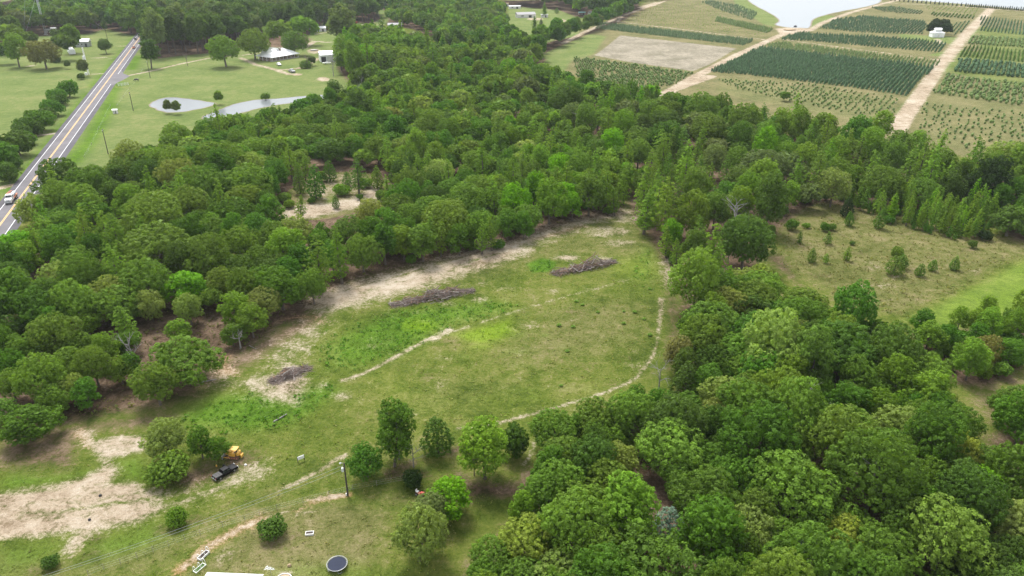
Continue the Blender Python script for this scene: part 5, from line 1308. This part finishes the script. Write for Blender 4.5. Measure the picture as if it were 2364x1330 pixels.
def fence(px, label, h=1.25, wires=3, post=None, mat=None, r=.035):
    P3 = [G(*q) for q in px]; e = empty('wire_fence', P3[0], 0, label, 'fence', 'wire fences')
    for q in P3: o = B().cyl((0, 0, -.1), (0, 0, h), r, 6).obj('post', mat or M_TIMBER, e); o.location = q - P3[0]
    for k in range(wires):
        z = h * (.25 + .7 * k / max(1, wires - 1)); B().tube([q - P3[0] + Vector((0, 0, z)) for q in P3], [.006] * len(P3), 3).obj('wire', M_STEEL, e)
fence([(205,1330),(241,1316),(279,1303),(317,1289),(354,1275),(390,1262),(427,1248),(463,1236),(515,1218),(566,1203),(600,1190),(640,1178),(700,1162),(760,1147),(815,1132),(870,1122),(935,1110)], 'wire fence with thin posts slanting across the yard to the lawn', 1.2, 3)
fence([(255,245),(243,270),(228,300),(212,335),(195,365)], 'roadside pasture fence below the small shed', 1.2, 3, r=.08); fence([(330,162),(318,185),(300,205),(285,225),(270,245)], 'roadside pasture fence before the cow', 1.2, 3, r=.08)
fence([(1240,108),(1275,100),(1310,90),(1350,72),(1390,55),(1430,38)], 'fence along the nursery track under the tree belt', 1.5, 3, r=.1)
fence([(2085,218),(2068,240),(2052,262)], 'dark irrigation fence left of the broad nursery track', 1.2, 2, r=.1, mat=M_WOOD)

# lawn things
p = G(779, 1309); e = empty('trampoline', (p.x, p.y, 0), 0, 'round trampoline with dark blue mat on the lawn', 'trampoline')
n = 40; r0 = 1.42
B().poly([(r0 * .97 * math.cos(6.2832 * i / n), r0 * .97 * math.sin(6.2832 * i / n), .68) for i in range(n)]).obj('mat', M_BLUEMESH, e)
rim = B(); rim.tube([(r0 * 1.06 * math.cos(6.2832 * i / n), r0 * 1.06 * math.sin(6.2832 * i / n), .70) for i in range(n + 1)], [.05] * (n + 1), 6, cap=False); rim.obj('rim', M_GREY, e)
for i in range(36): a = 6.2832 * i / 36; B().tube([(r0 * .96 * math.cos(a), r0 * .96 * math.sin(a), .69), (r0 * 1.05 * math.cos(a), r0 * 1.05 * math.sin(a), .70)], [.015, .015], 4).obj('spring', M_STEEL, e)
for i in range(4): a = 6.2832 * i / 4 + .5; B().tube([(r0 * math.cos(a - .2), r0 * math.sin(a - .2), .68), (r0 * math.cos(a - .2), r0 * math.sin(a - .2), .02), (r0 * math.cos(a + .2), r0 * math.sin(a + .2), .02), (r0 * math.cos(a + .2), r0 * math.sin(a + .2), .68)], [.03] * 4, 6).obj('leg', M_STEEL, e)
def bed(name, x, y, l, w, rz, label, hoops=0, frame=None, soil=None, h=.32):
    p = G(x, y); e = empty(name, (p.x, p.y, 0), rz, label, 'garden bed'); fm = frame or M_WPAINT
    for s in (-1, 1): B().box((0, s * (w / 2 - .06), h / 2), (l, .07, h)).obj('side_board', fm, e); B().box((s * (l / 2 - .06), 0, h / 2 - .003), (.07, w - .24, h - .02)).obj('end_board', fm, e)
    B().box((0, 0, h * .4), (l - .25, w - .25, h * .7)).obj('soil', soil or M_SOIL, e)
    for i in range(hoops):
        x0 = -l / 2 + .08 + (l - .16) * i / (hoops - 1); B().tube([(x0, (w / 2 - .05) * math.cos(math.pi * k / 10), .2 + .95 * math.sin(math.pi * k / 10)) for k in range(11)], [.05] * 11, 5).obj('hoop', M_PVC, e)
bed('planter_box', 715, 1233, 1.3, .75, rad(6), 'white edged planter box of dark soil on the lawn')
bed('hoop_bed', 470, 1284, 1.9, .8, rad(66), 'raised bed of dark soil under three white hoops', 3)
bed('hoop_bed', 461, 1312, 1.9, .8, rad(62), 'green planted bed under white hoops beside the white roof', 3, M_PVC, simple('young crop', (.05, .10, .02), .9, var=.4, scale=8), .12)
p = G(657, 1340); e = empty('round_planter', (p.x, p.y, 0), 0, 'round pale rimmed planter of brown soil at the lower edge', 'planter')
B().tube([(1.05 * math.cos(6.2832 * i / 32), .8 * math.sin(6.2832 * i / 32), .5) for i in range(33)], [.09] * 33, 6, cap=False).obj('rim', M_WWALL, e)
B().tube([(0, 0, 0), (0, 0, .46)], [.98, .98], 28).obj('soil', M_STRAW, e).scale = (1, .76, 1)
a, b = G(476, 1321, 3.6), G(606, 1326, 3.6); rz = heading(a, b); L = (b - a).length; m = (a + b) / 2
e = empty('house', (m.x, m.y - 3.2, 0), rz, 'white roofed house cut off by the lower edge of the picture', 'house')
B().add([(-L / 2, 3.2, 3.6), (L / 2, 3.2, 3.6), (L / 2, 0.2, 4.1), (-L / 2, .2, 4.1), (-L / 2 - 1.0, -3.5, 3.2), (L / 2, -3.5, 3.2), (-L / 2, 3.2, 3.45), (L / 2, 3.2, 3.45)], [(0, 1, 2, 3), (3, 2, 5, 4), (0, 6, 7, 1)]).obj('roof', M_WHITE, e)
B().box((0, -.2, 1.6), (L - .5, 6.2, 3.2)).obj('wall', M_WWALL, e)
for x in (-2.2, 0, 2.2): w_ = B().box((x, 2.93, 1.6), (1.1, .06, 1.2)).obj('window', M_WPAINT, e); B().box((x, 2.97, 1.6), (.95, .04, 1.05)).obj('pane', M_GLASS, w_)
p = G(628, 1336); e = empty('television_antenna', (p.x, p.y, 0), rad(-12), 'silver rooftop television antenna beside the white roof', 'antenna')
B().cyl((0, 0, 0), (0, 0, 2.0), .03, 6).obj('mast', M_STEEL, e)
for s in (-1, 1): B().cyl((-.75, s * .14, 2.0), (.75, s * .02, 2.0), .022, 5).obj('boom', M_ANT, e)
for i in range(7): x = -.7 + i * .2; w = .42 - i * .035; B().cyl((x, -w, 2.03), (x, w, 2.03), .016, 5).obj('element', M_ANT, e)
p = G(970, 1143); e = empty('riding_mower', (p.x, p.y, 0), rad(-25), 'small red riding mower on the lawn by the lime tree', 'mower')
B().box((.45, 0, .55), (.75, .55, .4), 0, (.85, .85)).obj('hood', M_REDP, e, .05); B().box((-.2, 0, .38), (1.1, .6, .16)).obj('deck', M_ORANGEP, e, .04); B().box((-.5, 0, .62), (.4, .45, .14)).obj('seat', M_WPAINT, e, .03); B().box((-.72, 0, .82), (.1, .45, .36)).obj('seat_back', M_WPAINT, e, .03)
B().tube([(.1, 0, .6), (-.08, 0, .92)], [.03, .03], 5).obj('steering_column', M_DARK, e)
for x, r in ((.55, .2), (-.5, .28)):
    for s in (-1, 1): wheel(e, x, s * .4, r, .18)

# ------------------------------------------------------------------ farmstead
def gable(e, name, l, w, z0, rise, mat, over=.5, x0=0, y0=0, z=0, parent=None):
    hl, hw = l / 2 + over, w / 2 + over; zz = z0
    v = [(x0 - hl, y0 - hw, zz), (x0 + hl, y0 - hw, zz), (x0 + hl, y0 + hw, zz), (x0 - hl, y0 + hw, zz), (x0 - hl, y0, zz + rise), (x0 + hl, y0, zz + rise)]
    return B().add(v, [(0, 1, 5, 4), (2, 3, 4, 5), (0, 4, 3), (1, 2, 5), (3, 2, 1, 0)]).obj(name, mat, parent or e)
def hip(e, l, w, z0, rise, mat, inset, over=.9, x0=0, y0=0):
    hl, hw = l / 2 + over, w / 2 + over
    v = [(x0 - hl, y0 - hw, z0), (x0 + hl, y0 - hw, z0), (x0 + hl, y0 + hw, z0), (x0 - hl, y0 + hw, z0), (x0 - hl + inset, y0, z0 + rise), (x0 + hl - inset, y0, z0 + rise)]
    return B().add(v, [(0, 1, 5, 4), (2, 3, 4, 5), (0, 4, 3), (1, 2, 5), (3, 2, 1, 0)]).obj('roof', mat, e)
def windows(e, spots, w=1.2, h=1.3, mat=None):
    for x, y, z, ax in spots:
        d = (w, .08, h) if ax == 'x' else (.08, w, h); o = B().box((x, y, z), d).obj('window', M_WPAINT, e)
        d2 = (w - .18, .1, h - .18) if ax == 'x' else (.1, w - .18, h - .18); B().box((x, y, z), d2).obj('pane', M_GLASS, o)
c = G(634, 138); e = empty('farmhouse', (c.x + 1, c.y + 6, 0), rad(58), 'farmhouse with a wide white metal roof and a brick chimney', 'house')
B().box((0, 0, 1.5), (25, 12.5, 3.0)).obj('wall', M_TANWALL, e)
rf = hip(e, 27, 17, 2.9, 4.6, M_WHITE, 9.0)
for x in (-7.5, -1.5): gable(e, 'gable', 9.0, 5.5, 4.6, 3.0 + (x > -5) * .6, M_WHITE, .2, 0, 0, parent=rf).location = (x, 2.2, 0)
for ch in rf.children: ch.rotation_euler = (0, 0, rad(90))
B().box((.5, -2.4, 6.3), (1.1, 1.5, 3.2)).obj('chimney', M_TANWALL, e); B().box((.5, -2.4, 7.95), (1.3, 1.7, .2)).obj('chimney_cap', M_CONC, e)
for i in range(8): B().box((-13 + i * 3.7, -8.3, 1.45), (.22, .22, 2.9)).obj('porch_post', M_WPAINT, e)
for i in range(4): B().box((-13.6, -7.5 + i * 4.5, 1.45), (.22, .22, 2.9)).obj('porch_post', M_WPAINT, e)
B().box((0, -7.3, .1), (27, 2.6, .2)).obj('porch_floor', M_CONC, e)
windows(e, [(x, -6.27, 1.6, 'x') for x in (-10, -6.5, -3, 3.5, 7, 10)] + [(-12.52, y, 1.6, 'y') for y in (-3.5, 0, 3.5)]); B().box((.3, -6.28, 1.1), (1.1, .08, 2.1)).obj('door', M_DARK, e)
c = G(752, 142); e = empty('barn', (c.x, c.y + 3, 0), rad(20), 'white metal barn with a dark open bay under the trees', 'barn')
B().box((0, 0, 2.6), (10, 11, 5.2)).obj('wall', M_WHITE, e); gable(e, 'roof', 10, 11, 5.2, 2.2, M_STEEL, .3); B().box((-2.6, -5.53, 1.9), (3.4, .1, 3.8)).obj('door', M_DARK, e); B().box((1.8, -5.55, 2.0), (3.6, .12, 3.9)).obj('sliding_door', M_WWALL, e)
for i in range(5): B().box((-4.6 + i * 2.3, -5.52, 2.6), (.12, .08, 5.1)).obj('rib', M_STEEL, e)
c = G(755, 147); e = empty('white_boat_trailer', (c.x + .5, c.y - 3, 0), rad(5), 'white covered boat trailer in front of the barn', 'trailer')
B().prism([(-3, .7), (-3, 1.3), (2.2, 1.4), (3.2, 1.2), (2.4, .7)], -.9, .9).obj('hull', M_WPAINT, e, .1); B().box((-.2, 0, 1.5), (2.4, 1.5, .3), 0, (.7, .8)).obj('cover', M_WHITE, e, .05); wheel(e, -.8, .8, .35); wheel(e, -.8, -.8, .35); B().box((2.8, 0, .45), (2.2, .1, .1)).obj('tongue', M_STEEL, e)
a, b = G(152, 131), G(178, 115); m = (a + b) / 2; e = empty('trailer_home', (m.x, m.y, 0), heading(a, b) + .28, 'long white trailer home by the brownish tree', 'trailer')
prof = [(-2.3, .4), (-2.3, 3.0), (-1.5, 3.7), (0, 4.0), (1.5, 3.7), (2.3, 3.0), (2.3, .4)]
B().prism(prof, -10, 10).obj('body', M_WHITE, e).rotation_euler = (0, 0, rad(-90))
windows(e, [(x, -2.33, 2.0, 'x') for x in (-7, -3, 3.5, 7)]); B().box((.3, -2.33, 1.5), (1.0, .08, 2.1)).obj('door', M_GREY, e)
for i in range(6): B().box((-8.5 + i * 3.4, 0, .2), (.4, 3.8, .42)).obj('pier', M_CONC, e)
c = G(190, 108); e = empty('shed', (c.x, c.y + 2, 0), rad(12), 'white shed with a grey open front beside the trailer home', 'shed')
B().box((0, 0, 2.2), (11, 8, 4.4)).obj('wall', M_GREY, e); gable(e, 'roof', 11, 8, 4.4, 2.0, M_WHITE, .6); B().box((3.4, -4.04, 1.4), (1.6, .1, 2.8)).obj('door', M_DARK, e); windows(e, [(-2.5, -4.04, 2.2, 'x'), (.3, -4.04, 2.2, 'x')])
def hut(x, y, dims, rz, label, roof=None, wall=None, name='hut', rise=.8):
    c = G(x, y); e = empty(name, (c.x, c.y, 0), rz, label, name.split('_')[-1]); l, w, h = dims
    B().box((0, 0, h / 2), (l, w, h)).obj('wall', wall or M_WWALL, e); gable(e, 'roof', l, w, h, rise, roof or M_WHITE, .35); B().box((l * .2, -w / 2 - .03, h * .38), (l * .16, .08, h * .72)).obj('door', M_DARK, e); windows(e, [(-l * .22, -w / 2 - .03, h * .55, 'x')], l * .16, h * .35); return e
hut(112, 75, (4.5, 3, 2.6), 0, 'small white equipment hut at the foot of the radio tower'); hut(125, 71, (5, 2.4, 2.4), 0, 'white cabin right of the tower hut')
hut(267, 262, (2.0, 1.8, 2.0), rad(10), 'tiny white roofed shed in the roadside grass', rise=.4)
hut(1188, 20, (15, 5, 3.2), rad(8), 'white trailer home beyond the north wood', name='trailer_home'); hut(1213, 40, (22, 10, 3.6), rad(14), 'grey roofed house beyond the north wood', M_GROOF, name='far_house', rise=2.2)
hut(1168, 14, (7, 5, 3.5), 0, 'pale shed at the far left of the north wood houses', M_STRAW, name='far_shed'); hut(1257, 40, (8, 3, 3.2), rad(-8), 'white camper parked on the lawn of the far houses', name='white_camper', rise=.3)
hut(1343, 34, (8, 5, 2.6), rad(5), 'teal roofed shed among the far trees', M_TEAL, M_TIMBER, 'teal_shed'); hut(1374, 36, (16, 8, 3.4), rad(20), 'grey roofed house behind the hedge of trees', M_GROOF, name='grey_house', rise=2.0); hut(1380, 15, (7, 4, 3), 0, 'white far cabin among trees above the hedge', name='far_cabin')
hut(742, 72, (9, 7, 3.2), rad(10), 'pale roofed house behind the red fence', M_WHITE, M_WWALL, 'fence_house', 1.6); hut(912, 64, (14, 7, 3.2), rad(6), 'pale roofed house under the trees right of the far lawn', M_GROOF, name='lawn_house', rise=1.6)
hut(968, 24, (34, 12, 5), rad(6), 'long white roofed shed at the far nursery', M_WHITE, name='long_shed', rise=1.2); hut(1030, 6, (60, 12, 5), rad(4), 'longest white greenhouse at the top of the picture', M_WHITE, name='far_greenhouse', rise=1.5)
for i in range(6): hut(488 + i * 17, 6 + (i % 2), (16, 7, 4), rad(80), f'{("first", "second", "third", "fourth", "fifth", "sixth")[i]} white greenhouse from the highway beyond the pines', M_WHITE, name='far_greenhouse', rise=2.0)
c = G(2168, 87); e = empty('pavilion', (c.x, c.y + 5, 0), rad(-6), 'white pavilion ringed by blackish trees in the nursery', 'pavilion')
B().box((0, 0, 2.0), (10.5, 8, 4.0)).obj('wall', M_WHITE, e); hip(e, 10.5, 8, 4.0, 1.6, M_WHITE, 2.6, .5); B().box((0, 0, 6.0), (5.6, 4.2, 2.0)).obj('upper_wall', M_WHITE, e); gable(e, 'upper_roof', 5.6, 4.2, 7.0, 1.2, M_WHITE, .4)
for s in (-1, 1): B().box((s * 4.2, -4.1, 1.9), (1.6, .5, 3.7)).obj('pier', M_WPAINT, e)
B().box((0, -4.04, 1.3), (1.6, .08, 2.6)).obj('door', M_WWALL, e)
def board_fence(x0, y0, x1, y1, label, h=2.2):
    a, b = G(x0, y0), G(x1, y1); e = empty('board_fence', a, heading(a, b), label, 'fence', 'red board fences'); L = (b - a).length; n = int(L / 1.2)
    for i in range(n): B().box((1.2 * i + .6, 0, h / 2), (1.14, .06, h)).obj('board', M_RED2, e)
    for z in (.5, 1.7): B().box((L / 2, .07, z), (L, .06, .12)).obj('rail', M_RED2, e)
board_fence(744, 71, 768, 67, 'red board fence left of the tall grey green tree'); board_fence(800, 60, 826, 53, 'red board fence right of the tall grey green tree')
# gate of white pipes, mast, tower, poles
p = G(285, 198); e = empty('pipe_gate', (p.x, p.y, 0), rad(40), 'white pipe corral gate beside the driveway', 'gate')
for i in range(4): B().cyl((-3 + i * 2, 0, 0), (-3 + i * 2, 0, 1.8), .08, 6).obj('post', M_WPAINT, e)
for i in range(4): B().cyl((-3, 0, .4 + i * .42), (3, 0, .4 + i * .42), .06, 6).obj('rail', M_WPAINT, e)
def lattice(e, h, w0, w1, bays, mat, r=.06):
    def cn(k, z): f = z / h; w = w0 + (w1 - w0) * f; a = 2.0944 * k; return Vector((w * math.cos(a), w * math.sin(a), z))
    for k in range(3): B().tube([cn(k, 0), cn(k, h)], [r * 1.5, r * 1.2], 5).obj('leg', mat, e)
    b = B()
    for i in range(bays):
        z0, z1 = h * i / bays, h * (i + 1) / bays
        for k in range(3): b.cyl(cn(k, z0), cn((k + 1) % 3, z1), r * .7, 4); b.cyl(cn(k, z1), cn((k + 1) % 3, z1), r * .7, 4)
    b.obj('lattice_bracing', mat, e)
p = G(106, 80); e = empty('radio_tower', (p.x, p.y, 0), .3, 'tall slim lattice radio tower held by guy wires', 'radio tower')
lattice(e, 75, 1.0, 1.0, 44, M_STEEL, .10); B().box((0, 0, .3), (3, 3, .6)).obj('footing', M_CONC, e)
for i in range(3):
    a = 2.0944 * i + .4
    for hh in (34, 66): B().tube([(.8 * math.cos(a), .8 * math.sin(a), hh), (52 * math.cos(a), 52 * math.sin(a), 0)], [.04, .04], 4).obj('guy_wire', M_STEEL, e)
p = G(205, 173); e = empty('antenna_mast', (p.x, p.y, 0), 0, 'white antenna mast with stacked dishes beside the highway', 'antenna mast')
lattice(e, 18, .55, .45, 14, M_WPAINT, .07)
for i, z in enumerate((9.5, 10.8, 12.0)): B().tube([(-.2, -1.0, z), (-.2, -1.5, z)], [.75, .6], 14).obj('dish', M_WPAINT, e); B().box((.5, -.6, z + .4), (.5, .4, 1.3)).obj('panel_antenna', M_WPAINT, e)
B().box((-1.2, -.8, .8), (1.4, 1.2, 1.6)).obj('cabinet', M_WPAINT, e)
def pole(x, y, h, label, arm=True, rz=0):
    p = G(x, y); e = empty('utility_pole', (p.x, p.y, 0), rz, label, 'utility pole', 'roadside utility poles'); B().tube([(0, 0, -.2), (0, 0, h)], [.2, .14], 8).obj('pole', M_WOOD, e)
    if arm:
        B().box((0, 0, h - .7), (2.6, .14, .16)).obj('crossarm', M_TIMBER, e)
        for s in (-1, -.45, .45, 1): B().cyl((s * 1.2, 0, h - .62), (s * 1.2, 0, h - .36), .06, 6).obj('insulator', M_LAMP, e)
pole(347, 180, 11, 'roadside utility pole nearest the farm drive entrance', True, rz=hz); pole(308, 256, 10, 'roadside utility pole left of the small pond', True, rz=hz); pole(250, 356, 11, 'roadside utility pole nearest the west wood', True, rz=hz); pole(248, 91, 10, 'utility pole beside the far highway', True, rz=hz); pole(837, 48, 12, 'far utility pole right of the tall grey green tree', False); pole(858, 50, 8, 'short pole on the far lawn', False)
# cow: one continuous skinned body
p = G(316, 188); cm_ = bpy.data.meshes.new('cow')
cv = [(0, 0, 1.15), (.55, 0, 1.18), (-.6, 0, 1.2), (-.95, 0, 1.1), (.95, 0, 1.2), (1.25, 0, .9), (1.55, 0, .55), (1.75, 0, .35), (-.8, .22, .75), (-.72, .24, .38), (-.8, .24, .03), (-.8, -.22, .75), (-.72, -.24, .38), (-.8, -.24, .03), (.7, .2, .75), (.72, .2, .4), (.7, .2, .03), (.7, -.2, .75), (.72, -.2, .4), (.7, -.2, .03), (-1.12, 0, .9), (-1.15, 0, .45), (1.42, .2, .85), (1.42, -.2, .85)]
ce = [(0, 1), (0, 2), (2, 3), (1, 4), (4, 5), (5, 6), (6, 7), (2, 8), (8, 9), (9, 10), (2, 11), (11, 12), (12, 13), (1, 14), (14, 15), (15, 16), (1, 17), (17, 18), (18, 19), (3, 20), (20, 21), (5, 22), (5, 23)]
cr_ = [.42, .38, .38, .28, .28, .18, .15, .11, .17, .09, .07, .17, .09, .07, .14, .08, .07, .14, .08, .07, .05, .04, .05, .05]
cm_.from_pydata(cv, ce, []); cm_.materials.append(M_DARK); o = link('cow', cm_); o.location = (p.x, p.y, 0); o.rotation_euler = (0, 0, rad(200)); o.scale = (1.15,) * 3
sk = o.modifiers.new('skin', 'SKIN'); o.modifiers.new('sub', 'SUBSURF').levels = 1; o.modifiers['sub'].render_levels = 1
for i, r_ in enumerate(cr_): cm_.skin_vertices[0].data[i].radius = (r_, r_)
cm_.skin_vertices[0].data[0].use_root = True
tag(o, 'black cow grazing in the pasture beside the highway', 'cow')

# ------------------------------------------------------------------ haze: the damp air between here and the far fields
def haze():
    m, nt, out = new_mat('haze')
    v = nt.nodes.new('ShaderNodeVolumePrincipled'); v.inputs['Color'].default_value = (.80, .87, .93, 1); v.inputs['Density'].default_value = .00006; v.inputs['Anisotropy'].default_value = .2
    nt.links.new(v.outputs[0], out.inputs['Volume'])
    o = B().box((0, 1900, 44), (5000, 4600, 92)).obj('haze', m); tag(o, 'thin pale haze over the far fields', kind='stuff')
haze()
